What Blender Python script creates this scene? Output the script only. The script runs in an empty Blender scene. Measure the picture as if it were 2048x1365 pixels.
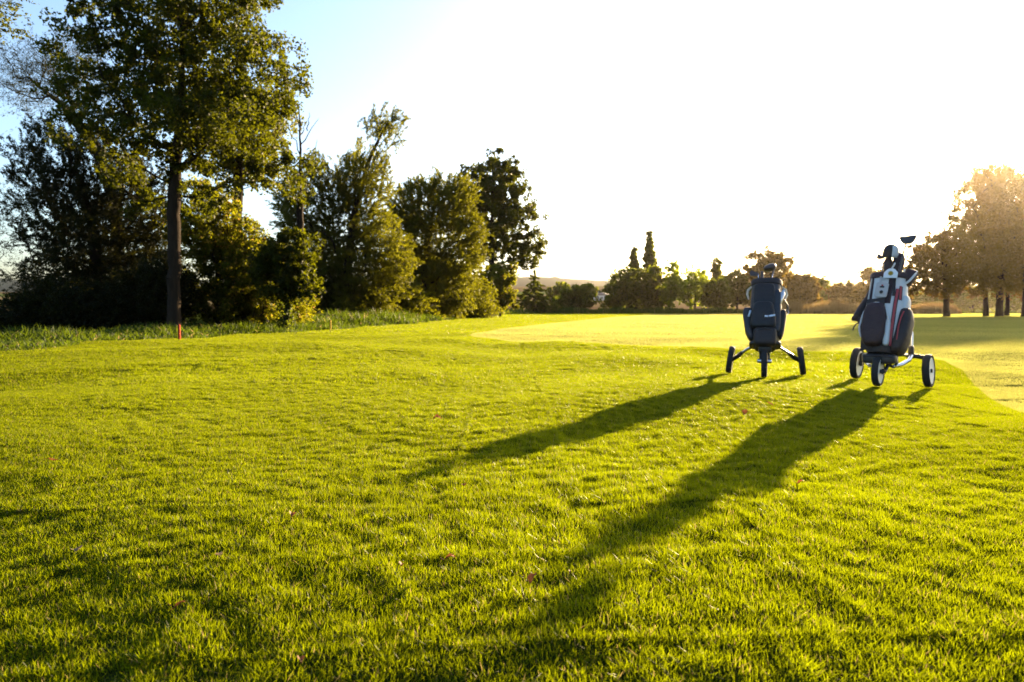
import bpy, bmesh, math
import numpy as np
from mathutils import Matrix, Vector

scene = bpy.context.scene
COL = scene.collection
R = math.radians

# ------------------------------------------------------------------ camera
CAM_H = 0.68
PITCH = math.atan((682.5 - 618.0) / 1365.0)
cam_d = bpy.data.cameras.new('camera')
cam = bpy.data.objects.new('camera', cam_d)
COL.objects.link(cam)
cam.location = (0, 0, CAM_H)
cam.rotation_euler = (math.pi / 2 - PITCH, 0, 0)
cam_d.sensor_width = 36.0
cam_d.lens = 24.0
cam_d.clip_start = 0.05
cam_d.clip_end = 6000
cam_d.dof.use_dof = True
cam_d.dof.focus_distance = 2.7
cam_d.dof.aperture_fstop = 4.5
scene.camera = cam

# ------------------------------------------------------------------ sky, sun, exposure
SUN_AZ, SUN_EL = R(36.2), R(12.5)
world = bpy.data.worlds.new('World')
scene.world = world
world.use_nodes = True
wn = world.node_tree.nodes
sky = wn.new('ShaderNodeTexSky')
sky.sky_type = 'NISHITA'
sky.sun_disc = False
sky.sun_elevation = SUN_EL
sky.sun_rotation = SUN_AZ
sky.altitude = 200
sky.air_density = 1.0
sky.dust_density = 2.4
sky.ozone_density = 2.4
wn['Background'].inputs['Strength'].default_value = 0.075
world.node_tree.links.new(sky.outputs['Color'], wn['Background'].inputs['Color'])

sun_d = bpy.data.lights.new('sun', 'SUN')
sun_d.energy = 5.0
sun_d.angle = R(0.6)
sun_d.color = (1.0, 0.74, 0.41)
sun = bpy.data.objects.new('sun', sun_d)
COL.objects.link(sun)
SUN_VEC = Vector((math.sin(SUN_AZ) * math.cos(SUN_EL), math.cos(SUN_AZ) * math.cos(SUN_EL), math.sin(SUN_EL)))
sun.rotation_euler = SUN_VEC.to_track_quat('Z', 'Y').to_euler()

vs = scene.view_settings
vs.view_transform = 'Standard'
vs.look = 'None'
vs.gamma = 1.0
vs.use_curve_mapping = False
vs.exposure = 2.5
cy = scene.cycles
cy.use_denoising = True
cy.max_bounces = 8
cy.diffuse_bounces = 4
cy.glossy_bounces = 2
cy.transmission_bounces = 4
cy.transparent_max_bounces = 4
cy.volume_bounces = 0
cy.caustics_reflective = False
cy.caustics_refractive = False
cy.sample_clamp_indirect = 6.0

# ------------------------------------------------------------------ helpers
def tag(o, label=None, cat=None, group=None, kind=None):
    if label: o['label'] = label
    if cat: o['category'] = cat
    if group: o['group'] = group
    if kind: o['kind'] = kind
    return o

def empty(name, loc=(0, 0, 0), rot=(0, 0, 0)):
    o = bpy.data.objects.new(name, None)
    o.empty_display_size = 0.1
    COL.objects.link(o)
    o.location = loc
    o.rotation_euler = rot
    return o

def np_mesh(name, co, faces, smooth=False):
    """faces: (F,k) array, or list of such arrays"""
    co = np.asarray(co, dtype=np.float32)
    if not isinstance(faces, list):
        faces = [faces]
    faces = [np.asarray(f, dtype=np.int32) for f in faces if len(f)]
    me = bpy.data.meshes.new(name)
    me.vertices.add(len(co))
    me.vertices.foreach_set('co', co.ravel())
    tot = sum(f.size for f in faces)
    nf = sum(len(f) for f in faces)
    me.loops.add(tot)
    me.loops.foreach_set('vertex_index', np.concatenate([f.ravel() for f in faces]))
    me.polygons.add(nf)
    sizes = np.concatenate([np.full(len(f), f.shape[1], np.int32) for f in faces])
    me.polygons.foreach_set('loop_start', np.concatenate([[0], np.cumsum(sizes)[:-1]]).astype(np.int32))
    if smooth:
        me.polygons.foreach_set('use_smooth', np.ones(nf, bool))
    me.update(calc_edges=True)
    return me

def obj(name, me, mat=None, parent=None, loc=None):
    if mat is not None and len(me.materials) == 0:
        me.materials.append(mat)
    o = bpy.data.objects.new(name, me)
    COL.objects.link(o)
    if parent is not None:
        o.parent = parent
    if loc is not None:
        o.location = loc
    return o

class MB:
    """collects shapes for one part"""
    def __init__(s):
        s.v, s.q, s.t, s.n = [], [], [], 0
    def add(s, co, quads=None, tris=None):
        co = np.asarray(co, float).reshape(-1, 3)
        if quads is not None and len(quads): s.q.append(np.asarray(quads) + s.n)
        if tris is not None and len(tris): s.t.append(np.asarray(tris) + s.n)
        s.v.append(co); s.n += len(co)
        return s
    def loft(s, rings, cap0=True, cap1=True):
        rings = [np.asarray(r, float) for r in rings]
        k, m = len(rings[0]), len(rings)
        co = np.concatenate(rings)
        i = np.arange(k); j = (i + 1) % k
        q = np.concatenate([np.stack([r * k + i, r * k + j, (r + 1) * k + j, (r + 1) * k + i], 1) for r in range(m - 1)])
        t = []
        base = len(co)
        if cap0:
            co = np.vstack([co, rings[0].mean(0)]); t.append(np.stack([j, i, np.full(k, base)], 1)); base += 1
        if cap1:
            co = np.vstack([co, rings[-1].mean(0)]); o = (m - 1) * k
            t.append(np.stack([o + i, o + j, np.full(k, base)], 1))
        return s.add(co, q, np.concatenate(t) if t else None)
    def tube(s, pts, rad, k=10, caps=True):
        pts = np.asarray(pts, float)
        rad = np.full(len(pts), rad) if np.isscalar(rad) else np.asarray(rad, float)
        rings = []
        u = None
        for i, p in enumerate(pts):
            d = pts[min(i + 1, len(pts) - 1)] - pts[max(i - 1, 0)]
            d = d / (np.linalg.norm(d) + 1e-9)
            if u is None:
                a = np.array([0, 0, 1.0]) if abs(d[2]) < 0.9 else np.array([1.0, 0, 0])
                u = np.cross(a, d)
            u = u - d * np.dot(u, d); u /= np.linalg.norm(u)
            w = np.cross(d, u)
            th = np.linspace(0, 2 * math.pi, k, endpoint=False)
            rings.append(p + rad[i] * (np.cos(th)[:, None] * u + np.sin(th)[:, None] * w))
        return s.loft(rings, caps, caps)
    def lathe(s, prof, axis_o, axis_d, k=28):
        """prof: list of (r, h) about axis"""
        d = np.asarray(axis_d, float); d /= np.linalg.norm(d)
        a = np.array([0, 0, 1.0]) if abs(d[2]) < 0.9 else np.array([1.0, 0, 0])
        u = np.cross(a, d); u /= np.linalg.norm(u); w = np.cross(d, u)
        th = np.linspace(0, 2 * math.pi, k, endpoint=False)
        rings = [np.asarray(axis_o) + h * d + r * (np.cos(th)[:, None] * u + np.sin(th)[:, None] * w) for r, h in prof]
        return s.loft(rings, False, False)
    def superq(s, c, r, e1=0.5, e2=0.5, rot=None, nu=20, nv=12, fn=None):
        """rounded pillow: superquadric, r=(rx,ry,rz)"""
        u = np.linspace(-math.pi, math.pi, nu, endpoint=False)
        v = np.linspace(-math.pi / 2 + 1e-3, math.pi / 2 - 1e-3, nv)
        f = lambda x, e: np.sign(x) * np.abs(x) ** e
        rings = []
        for vv in v:
            p = np.stack([r[0] * f(np.cos(vv), e1) * f(np.cos(u), e2),
                          r[1] * f(np.cos(vv), e1) * f(np.sin(u), e2),
                          np.full(nu, r[2] * f(np.sin(vv), e1))], 1)
            if fn is not None: p = fn(p)
            if rot is not None: p = p @ np.array(rot).T
            rings.append(p + np.asarray(c))
        return s.loft(rings, True, True)
    def box(s, c, h, rot=None):
        p = np.array([[x, y, z] for z in (-1, 1) for x, y in ((-1, -1), (1, -1), (1, 1), (-1, 1))], float) * np.asarray(h)
        if rot is not None: p = p @ np.array(rot).T
        q = [[3, 2, 1, 0], [4, 5, 6, 7], [0, 1, 5, 4], [1, 2, 6, 5], [2, 3, 7, 6], [3, 0, 4, 7]]
        return s.add(p + np.asarray(c), q)
    def prism(s, outline, c, ax, ay, az, thick):
        """outline (n,2) in ax/ay plane, extruded along az"""
        o = np.asarray(outline, float); n = len(o)
        ax, ay, az = (np.asarray(a, float) for a in (ax, ay, az))
        rings = [np.asarray(c) + o[:, :1] * ax + o[:, 1:] * ay + az * t for t in (-thick / 2, thick / 2)]
        return s.loft(rings)
    def build(s, name, mat, parent=None, smooth=True, bevel=0.0):
        fs = []
        if s.q: fs.append(np.concatenate(s.q))
        if s.t: fs.append(np.concatenate(s.t))
        me = np_mesh(name, np.concatenate(s.v), fs, smooth)
        o = obj(name, me, mat, parent)
        if smooth:
            bm = bmesh.new(); bm.from_mesh(me)
            for e in bm.edges:
                if len(e.link_faces) == 2 and e.calc_face_angle(0) > 0.75: e.smooth = False
            bmesh.ops.recalc_face_normals(bm, faces=bm.faces)
            bm.to_mesh(me); bm.free()
        if bevel:
            b = o.modifiers.new('bevel', 'BEVEL'); b.width = bevel; b.segments = 2; b.limit_method = 'ANGLE'
        return o

def rotm(ax, deg):
    return np.array(Matrix.Rotation(R(deg), 3, ax))

def px(x, y, Y):
    """point that shows at photo pixel (x, y) when standing at ground distance Y"""
    F = Vector((0, math.cos(PITCH), -math.sin(PITCH))); U = Vector((0, math.sin(PITCH), math.cos(PITCH)))
    d = F + Vector((1, 0, 0)) * ((x - 1024) / 1365) + U * ((682.5 - y) / 1365)
    k = Y / d.y
    return np.array([d.x * k, Y, CAM_H + d.z * k])

def smooth01(a, b, x):
    t = np.clip((x - a) / (b - a), 0, 1)
    return t * t * (3 - 2 * t)

# ------------------------------------------------------------------ terrain height
_rs = np.random.RandomState(11)
_W = []
for lam in (0.55, 0.7, 0.9, 1.2, 1.6, 2.1, 2.8, 3.7, 5.0, 7.0, 10.0, 15.0):
    for _ in range(3):
        a = _rs.uniform(0, math.pi)
        _W.append((lam, 2 * math.pi / lam * math.cos(a), 2 * math.pi / lam * math.sin(a), _rs.uniform(0, 6.28), _rs.uniform(0.6, 1.3)))
def terr(x, y):
    x = np.asarray(x, float); y = np.asarray(y, float)
    xw, yw = x, y
    r = np.hypot(x, y)
    z = np.zeros(np.broadcast(x, y).shape)
    mod = 0.55 + 0.45 * np.sin(x * 0.55 + 1.3) * np.cos(y * 0.37 + x * 0.2)
    x, y = x + 0.22 * np.sin(y * 1.9 + 0.7) + 0.5 * np.sin(y * 0.53 + x * 0.31), y + 0.22 * np.sin(x * 2.3 + 2.0) + 0.5 * np.sin(x * 0.47 + 0.4)
    for lam, kx, ky, ph, am in _W:
        fade = 1 - smooth01(lam * 12, lam * 22, r)
        A = (0.0012 if lam < 0.8 else 0.0020) * lam * am if lam < 1.5 else (0.0026 if lam < 5 else 0.0012) * lam * am
        z = z + A * fade * (mod if lam < 2.5 else 1.0) * np.sin(kx * x + ky * y + ph)
    z = z * smooth01(0.0, 2.0, r) * (1 - 0.95 * smooth01(11, 26, r))
    # the turf near the camera tips gently away from the sun, down to the left
    u = np.clip(1.75 - (xw * 0.59 + yw * 0.81), 0, 2.5)
    z = z - 0.036 * u * u * (1 - smooth01(2.6, 6.0, r))
    # distant farmland climbs towards the hills
    z = z + 34.0 * smooth01(150, 1250, yw) * (1 + 0.15 * np.sin(xw / 310.0 + 1.0))
    return z

# ------------------------------------------------------------------ materials
def new_mat(name):
    m = bpy.data.materials.new(name); m.use_nodes = True
    nt = m.node_tree
    return m, nt, nt.nodes, nt.links, nt.nodes['Principled BSDF']

def plain(name, col, rough=0.5, metal=0.0, spec=0.5, var=0.12, scale=30.0, bump=0.0, bscale=200.0):
    m, nt, N, L, P = new_mat(name)
    P.inputs['Roughness'].default_value = rough
    P.inputs['Metallic'].default_value = metal
    P.inputs['Specular IOR Level'].default_value = spec
    tc = N.new('ShaderNodeTexCoord')
    no = N.new('ShaderNodeTexNoise'); no.inputs['Scale'].default_value = scale; no.inputs['Detail'].default_value = 4
    L.new(tc.outputs['Object'], no.inputs['Vector'])
    cr = N.new('ShaderNodeMix'); cr.data_type = 'RGBA'
    cr.inputs['A'].default_value = tuple(c * (1 - var) for c in col) + (1,)
    cr.inputs['B'].default_value = tuple(min(1, c * (1 + var)) for c in col) + (1,)
    L.new(no.outputs['Fac'], cr.inputs['Factor'])
    L.new(cr.outputs['Result'], P.inputs['Base Color'])
    if bump:
        n2 = N.new('ShaderNodeTexNoise'); n2.inputs['Scale'].default_value = bscale; n2.inputs['Detail'].default_value = 3
        L.new(tc.outputs['Object'], n2.inputs['Vector'])
        b = N.new('ShaderNodeBump'); b.inputs['Strength'].default_value = bump; b.inputs['Distance'].default_value = 0.01
        L.new(n2.outputs['Fac'], b.inputs['Height']); L.new(b.outputs['Normal'], P.inputs['Normal'])
    return m

LEAF_K = 0.45
def leaf_mat(name, c1, c2, trans, tmix=0.5, rough=0.45, spec=0.35, nscale=0.3, dry=None, dry_amt=0.0):
    """thin leaf: reflects c1..c2, lets light through tinted by trans"""
    m, nt, N, L, P = new_mat(name)
    c1, c2, trans = (tuple(v * LEAF_K for v in c) for c in (c1, c2, trans))
    geo = N.new('ShaderNodeNewGeometry')
    no = N.new('ShaderNodeTexNoise'); no.inputs['Scale'].default_value = nscale; no.inputs['Detail'].default_value = 3
    L.new(geo.outputs['Position'], no.inputs['Vector'])
    mi = N.new('ShaderNodeMath'); mi.operation = 'ADD'
    sc = N.new('ShaderNodeMath'); sc.operation = 'MULTIPLY'; sc.inputs[1].default_value = 0.6
    L.new(geo.outputs['Random Per Island'], sc.inputs[0])
    L.new(sc.outputs[0], mi.inputs[0])
    s2 = N.new('ShaderNodeMath'); s2.operation = 'MULTIPLY_ADD'; s2.inputs[1].default_value = 1.6; s2.inputs[2].default_value = -0.6
    L.new(no.outputs['Fac'], s2.inputs[0]); L.new(s2.outputs[0], mi.inputs[1])
    mi.use_clamp = True
    def ramp(a, b):
        x = N.new('ShaderNodeMix'); x.data_type = 'RGBA'
        x.inputs['A'].default_value = a + (1,); x.inputs['B'].default_value = b + (1,)
        L.new(mi.outputs[0], x.inputs['Factor'])
        return x.outputs['Result']
    base = ramp(c1, c2)
    tr = ramp(tuple(v * 0.7 for v in trans), tuple(min(1, v * 1.25) for v in trans))
    if dry:
        th = N.new('ShaderNodeMath'); th.operation = 'LESS_THAN'; th.inputs[1].default_value = dry_amt
        h = N.new('ShaderNodeMath'); h.operation = 'FRACT'
        h0 = N.new('ShaderNodeMath'); h0.operation = 'MULTIPLY'; h0.inputs[1].default_value = 37.7
        L.new(geo.outputs['Random Per Island'], h0.inputs[0]); L.new(h0.outputs[0], h.inputs[0]); L.new(h.outputs[0], th.inputs[0])
        def over(sock, colr):
            x = N.new('ShaderNodeMix'); x.data_type = 'RGBA'
            x.inputs['B'].default_value = colr + (1,)
            L.new(th.outputs[0], x.inputs['Factor']); L.new(sock, x.inputs['A'])
            return x.outputs['Result']
        base = over(base, dry); tr = over(tr, tuple(min(1, v * 1.6) for v in dry))
    P.inputs['Roughness'].default_value = rough
    P.inputs['Specular IOR Level'].default_value = spec
    L.new(base, P.inputs['Base Color'])
    T = N.new('ShaderNodeBsdfTranslucent'); L.new(tr, T.inputs['Color'])
    X = N.new('ShaderNodeMixShader'); X.inputs['Fac'].default_value = tmix
    L.new(P.outputs[0], X.inputs[1]); L.new(T.outputs[0], X.inputs[2])
    L.new(X.outputs[0], N['Material Output'].inputs['Surface'])
    return m

M = {}
M['lawn_blade'] = leaf_mat('lawn_blade', (0.022, 0.070, 0.002), (0.075, 0.105, 0.003), (0.52, 0.62, 0.003), 0.60, 0.36, 0.08, 0.45, (0.20, 0.15, 0.05), 0.04)
M['fairway_blade'] = leaf_mat('fairway_blade', (0.10, 0.15, 0.025), (0.18, 0.19, 0.04), (0.80, 0.82, 0.19), 0.60, 0.45, 0.12, 0.25, (0.20, 0.16, 0.06), 0.04)
M['rough_blade'] = leaf_mat('rough_blade', (0.05, 0.11, 0.012), (0.09, 0.14, 0.02), (0.22, 0.31, 0.01), 0.5, 0.55, 0.12, 0.5, (0.20, 0.15, 0.06), 0.03)
M['reed'] = leaf_mat('reed', (0.28, 0.19, 0.07), (0.36, 0.25, 0.10), (0.50, 0.32, 0.10), 0.4, 0.6, 0.2, 0.4)
M['oak_leaf'] = leaf_mat('oak_leaf', (0.016, 0.028, 0.004), (0.032, 0.050, 0.006), (0.31, 0.34, 0.006), 0.42, 0.55, 0.12, 0.35)
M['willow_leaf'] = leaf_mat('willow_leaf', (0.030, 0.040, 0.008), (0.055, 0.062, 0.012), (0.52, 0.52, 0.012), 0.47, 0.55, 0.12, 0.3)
M['shaded_willow_leaf'] = leaf_mat('shaded_willow_leaf', (0.012, 0.019, 0.006), (0.022, 0.030, 0.009), (0.10, 0.10, 0.008), 0.38, 0.55, 0.12, 0.3)  # willow leaf darkened so its colour carries the wood's own shade
M['bush_leaf'] = leaf_mat('bush_leaf', (0.035, 0.052, 0.006), (0.065, 0.078, 0.010), (0.62, 0.62, 0.012), 0.5, 0.55, 0.12, 0.5, (0.30, 0.20, 0.04), 0.06)
M['lime_leaf'] = leaf_mat('lime_leaf', (0.06, 0.11, 0.008), (0.10, 0.15, 0.010), (0.80, 0.95, 0.03), 0.72, 0.55, 0.12, 0.5)
M['far_leaf'] = leaf_mat('far_leaf', (0.022, 0.040, 0.005), (0.040, 0.060, 0.008), (0.50, 0.58, 0.012), 0.5, 0.55, 0.12, 0.15)
M['autumn_glow_leaf'] = leaf_mat('autumn_glow_leaf', (0.040, 0.034, 0.006), (0.070, 0.050, 0.008), (0.56, 0.36, 0.018), 0.48, 0.55, 0.12, 0.15)  # autumn tone that also holds the sun's orange glow in its colour
M['ivy_leaf'] = leaf_mat('ivy_leaf', (0.05, 0.10, 0.012), (0.08, 0.13, 0.015), (0.36, 0.44, 0.02), 0.48, 0.55, 0.12, 1.0)
M['dead_leaf'] = leaf_mat('dead_leaf', (0.26, 0.09, 0.03), (0.34, 0.14, 0.05), (0.5, 0.18, 0.05), 0.3, 0.6, 0.2, 3.0)
M['pale_dead_leaf'] = leaf_mat('pale_dead_leaf', (0.42, 0.30, 0.18), (0.5, 0.36, 0.24), (0.5, 0.35, 0.2), 0.25, 0.6, 0.2, 3.0)

def bark_mat(name, c):
    m, nt, N, L, P = new_mat(name)
    tc = N.new('ShaderNodeTexCoord'); mp = N.new('ShaderNodeMapping'); mp.inputs['Scale'].default_value = (9, 9, 1.6)
    L.new(tc.outputs['Object'], mp.inputs['Vector'])
    n = N.new('ShaderNodeTexNoise'); n.inputs['Scale'].default_value = 2.0; n.inputs['Detail'].default_value = 6
    L.new(mp.outputs[0], n.inputs['Vector'])
    x = N.new('ShaderNodeMix'); x.data_type = 'RGBA'
    x.inputs['A'].default_value = tuple(v * 0.5 for v in c) + (1,); x.inputs['B'].default_value = tuple(v * 1.5 for v in c) + (1,)
    L.new(n.outputs['Fac'], x.inputs['Factor']); L.new(x.outputs['Result'], P.inputs['Base Color'])
    b = N.new('ShaderNodeBump'); b.inputs['Strength'].default_value = 0.8; b.inputs['Distance'].default_value = 0.03
    L.new(n.outputs['Fac'], b.inputs['Height']); L.new(b.outputs['Normal'], P.inputs['Normal'])
    P.inputs['Roughness'].default_value = 0.9; P.inputs['Specular IOR Level'].default_value = 0.05
    return m
M['bark'] = bark_mat('bark', (0.024, 0.017, 0.012))
M['grey_bark'] = bark_mat('grey_bark', (0.13, 0.11, 0.085))

def ground_mat():
    m, nt, N, L, P = new_mat('turf_ground')
    P.inputs['Roughness'].default_value = 1.0; P.inputs['Specular IOR Level'].default_value = 0.0
    geo = N.new('ShaderNodeNewGeometry')
    n = N.new('ShaderNodeTexNoise'); n.inputs['Scale'].default_value = 0.9; n.inputs['Detail'].default_value = 8
    L.new(geo.outputs['Position'], n.inputs['Vector'])
    def mix(a, b, f=None):
        x = N.new('ShaderNodeMix'); x.data_type = 'RGBA'
        for k, v in (('A', a), ('B', b)):
            if isinstance(v, tuple): x.inputs[k].default_value = v + (1,)
            else: L.new(v, x.inputs[k])
        if f is not None: L.new(f, x.inputs['Factor'])
        return x.outputs['Result']
    lawn = mix((0.014, 0.020, 0.004), (0.028, 0.036, 0.006), n.outputs['Fac'])
    fair = mix((0.040, 0.055, 0.012), (0.065, 0.075, 0.018), n.outputs['Fac'])
    at = N.new('ShaderNodeAttribute'); at.attribute_name = 'fairway'
    near = mix(lawn, fair, at.outputs['Fac'])
    # farmland beyond the trees: stubble and pasture in big plots
    mp = N.new('ShaderNodeMapping'); mp.inputs['Scale'].default_value = (0.0045, 0.009, 0.0); mp.inputs['Rotation'].default_value = (0, 0, 0.35)
    L.new(geo.outputs['Position'], mp.inputs['Vector'])
    vo = N.new('ShaderNodeTexVoronoi'); vo.inputs['Scale'].default_value = 1.0
    L.new(mp.outputs[0], vo.inputs['Vector'])
    sp = N.new('ShaderNodeSeparateColor'); L.new(vo.outputs['Color'], sp.inputs['Color'])
    plots = N.new('ShaderNodeValToRGB'); plots.color_ramp.interpolation = 'CONSTANT'
    e = plots.color_ramp.elements
    e[0].position = 0.0; e[0].color = (0.11, 0.08, 0.04, 1)
    e[1].position = 0.3; e[1].color = (0.05, 0.07, 0.02, 1)
    for p, c in ((0.5, (0.13, 0.10, 0.05, 1)), (0.72, (0.07, 0.085, 0.025, 1)), (0.86, (0.09, 0.06, 0.035, 1))):
        k = e.new(p); k.color = c
    L.new(sp.outputs['Red'], plots.inputs['Fac'])
    sx = N.new('ShaderNodeSeparateXYZ'); L.new(geo.outputs['Position'], sx.inputs[0])
    mr = N.new('ShaderNodeMapRange'); mr.inputs['From Min'].default_value = 125; mr.inputs['From Max'].default_value = 160
    L.new(sx.outputs['Y'], mr.inputs['Value'])
    L.new(mix(near, plots.outputs['Color'], mr.outputs[0]), P.inputs['Base Color'])
    n2 = N.new('ShaderNodeTexNoise'); n2.inputs['Scale'].default_value = 60; n2.inputs['Detail'].default_value = 4
    L.new(geo.outputs['Position'], n2.inputs['Vector'])
    b = N.new('ShaderNodeBump'); b.inputs['Strength'].default_value = 0.7; b.inputs['Distance'].default_value = 0.02
    L.new(n2.outputs['Fac'], b.inputs['Height']); L.new(b.outputs['Normal'], P.inputs['Normal'])
    return m
M['ground'] = ground_mat()

M['rubber'] = plain('rubber', (0.022, 0.021, 0.021), 0.75, spec=0.3, bump=0.3, bscale=300)
M['black_plastic'] = plain('black_plastic', (0.018, 0.017, 0.018), 0.45)
M['silver'] = plain('silver', (0.62, 0.62, 0.64), 0.28, metal=1.0, var=0.05)
M['white_rim'] = plain('white_rim', (0.74, 0.74, 0.74), 0.4, var=0.04)
M['navy_cloth'] = plain('navy_cloth', (0.012, 0.0115, 0.015), 0.62, spec=0.45, var=0.3, scale=14, bump=0.7, bscale=26)
M['charcoal_cloth'] = plain('charcoal_cloth', (0.027, 0.026, 0.032), 0.55, spec=0.5, var=0.25, scale=14, bump=0.7, bscale=26)
M['glare_maroon_cloth'] = plain('glare_maroon_cloth', (0.040, 0.020, 0.021), 0.65, spec=0.4, var=0.25, scale=16, bump=0.7, bscale=26)  # dark cloth; the reddish cast of the sun's glare is put into its colour
M['dark_cloth'] = plain('dark_cloth', (0.028, 0.020, 0.020), 0.65, spec=0.4, var=0.25, scale=16, bump=0.7, bscale=26)
M['white_cloth'] = plain('white_cloth', (0.56, 0.57, 0.58), 0.6, spec=0.4, var=0.06, scale=10, bump=0.4, bscale=40)
M['grey_cloth'] = plain('grey_cloth', (0.42, 0.40, 0.40), 0.6, var=0.08)
M['red_zip'] = plain('red_zip', (0.36, 0.035, 0.04), 0.5, var=0.2)
M['cream'] = plain('cream', (0.70, 0.62, 0.46), 0.6)
M['club_steel'] = plain('club_steel', (0.55, 0.55, 0.56), 0.22, metal=1.0, var=0.04)
M['club_dark'] = plain('club_dark', (0.05, 0.035, 0.03), 0.3, spec=0.6)
M['logo'] = plain('logo', (0.62, 0.70, 0.82), 0.5, var=0.05)
M['emblem'] = plain('emblem', (0.40, 0.33, 0.12), 0.5)
M['stake_red'] = plain('stake_red', (0.30, 0.035, 0.012), 0.8, spec=0.1)
M['stake_yellow'] = plain('stake_yellow', (0.36, 0.22, 0.02), 0.8, spec=0.1)
M['forest'] = plain('forest', (0.016, 0.026, 0.024), 0.9, spec=0.05, var=0.5, scale=0.03)
M['house_wall'] = plain('house_wall', (0.6, 0.58, 0.54), 0.8)
M['house_roof'] = plain('house_roof', (0.16, 0.13, 0.13), 0.7)
M['house_glass'] = plain('house_glass', (0.03, 0.035, 0.045), 0.15)

# ------------------------------------------------------------------ the ground sheet
FAIRWAY = np.array([(3.0, 3.4), (3.4, 4.55), (3.8, 5.4), (4.85, 7.3), (5.9, 9.3), (6.15, 10.3), (5.7, 10.95), (4.9, 11.3), (3.67, 11.75), (1.7, 13.3),
                    (0.0, 15.0), (-0.9, 16.6), (-1.1, 17.6), (-0.9, 20), (-0.2, 24), (2.9, 36), (8, 55), (14, 74), (20, 97), (60, 99), (90, 96),
                    (110, 70), (60, 26), (26, 9), (12, 2.4), (5, 2.2)], float)
def in_poly(x, y, poly=FAIRWAY):
    x = np.asarray(x, float); y = np.asarray(y, float)
    ins = np.zeros(x.shape, bool)
    n = len(poly)
    for i in range(n):
        x0, y0 = poly[i]; x1, y1 = poly[(i + 1) % n]
        c = (y0 > y) != (y1 > y)
        with np.errstate(divide='ignore', invalid='ignore'):
            xi = (x1 - x0) * (y - y0) / (y1 - y0 + 1e-12) + x0
        ins ^= c & (x < xi)
    return ins

def lawn_edge_y(x):
    """near edge of the unmown strip in front of the left wood: X along it for a distance Y"""
    return x
EDGE = np.array([(-13.0, 3.0), (-10.0, 7.0), (-8.05, 10.7), (-8.25, 12.9), (-7.45, 15.0), (-6.8, 18.6), (-5.4, 24), (-4.3, 34), (-3.4, 55), (-0.8, 80), (4, 98), (20, 101), (140, 103)], float)
def edge_x(y):
    return np.interp(y, EDGE[:, 1], EDGE[:, 0])

def build_ground():
    ys = [-14.0]
    while ys[-1] < 14: ys.append(ys[-1] + (0.13 if ys[-1] > 0 else 0.5))
    st = 0.13
    while ys[-1] < 3200:
        st *= 1.035; ys.append(ys[-1] + st)
    ys = np.array(ys)
    u = np.linspace(-1, 1, 181); u = np.sign(u) * np.abs(u) ** 1.15
    half = 13 + 1.5 * np.maximum(ys, 0)
    X = u[None, :] * half[:, None]; Y = np.repeat(ys[:, None], len(u), 1)
    Z = terr(X, Y) - 0.017
    co = np.stack([X, Y, Z], 2).reshape(-1, 3)
    nr, nc = X.shape
    i = (np.arange(nr - 1)[:, None] * nc + np.arange(nc - 1)[None, :]).ravel()
    me = np_mesh('ground', co, np.stack([i, i + 1, i + nc + 1, i + nc], 1), True)
    a = me.attributes.new('fairway', 'FLOAT', 'POINT')
    a.data.foreach_set('value', in_poly(co[:, 0], co[:, 1]).astype(np.float32))
    return tag(obj('ground', me, M['ground']), 'mown golf course turf running back to the trees and farmland', 'ground', kind='structure')
build_ground()

# ------------------------------------------------------------------ far hills
def build_hills():
    rs = np.random.RandomState(5)
    xs = np.linspace(-2100, 2300, 260)
    ys = np.linspace(1350, 2200, 24)
    X, Y = np.meshgrid(xs, ys)
    prof = 50 + 9 * np.sin(X / 260 + 0.4) + 6 * np.sin(X / 115 + 2) + 3 * np.sin(X / 47)
    t = np.sin(np.clip((Y - 1350) / 850, 0, 1) * math.pi) ** 0.8
    Z = 20 + t * prof + rs.normal(0, 1.1, X.shape) * t
    co = np.stack([X, Y, Z], 2).reshape(-1, 3)
    nc = len(xs)
    i = (np.arange(len(ys) - 1)[:, None] * nc + np.arange(nc - 1)[None, :]).ravel()
    tag(obj('hills', np_mesh('hills', co, np.stack([i, i + 1, i + nc + 1, i + nc], 1), False), M['forest']),
        'low wooded hills fading into blue haze on the horizon', 'hills', kind='structure')
build_hills()

# ------------------------------------------------------------------ air
def build_haze():
    b = MB().box((100, 1150, 41), (2500, 1450, 53))
    o = b.build('haze', None, None, smooth=False)
    m = bpy.data.materials.new('haze_air'); m.use_nodes = True
    nt = m.node_tree; nt.nodes.remove(nt.nodes['Principled BSDF'])
    v = nt.nodes.new('ShaderNodeVolumePrincipled')
    v.inputs['Color'].default_value = (1.0, 0.85, 0.66, 1)  # orange glare around the sun is put into the haze tint
    v.inputs['Density'].default_value = 0.00008
    v.inputs['Anisotropy'].default_value = 0.90
    nt.links.new(v.outputs[0], nt.nodes['Material Output'].inputs['Volume'])
    o.data.materials.append(m)
    tag(o, 'thin sunlit haze over the whole golf course', 'haze', kind='stuff')
build_haze()

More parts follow.
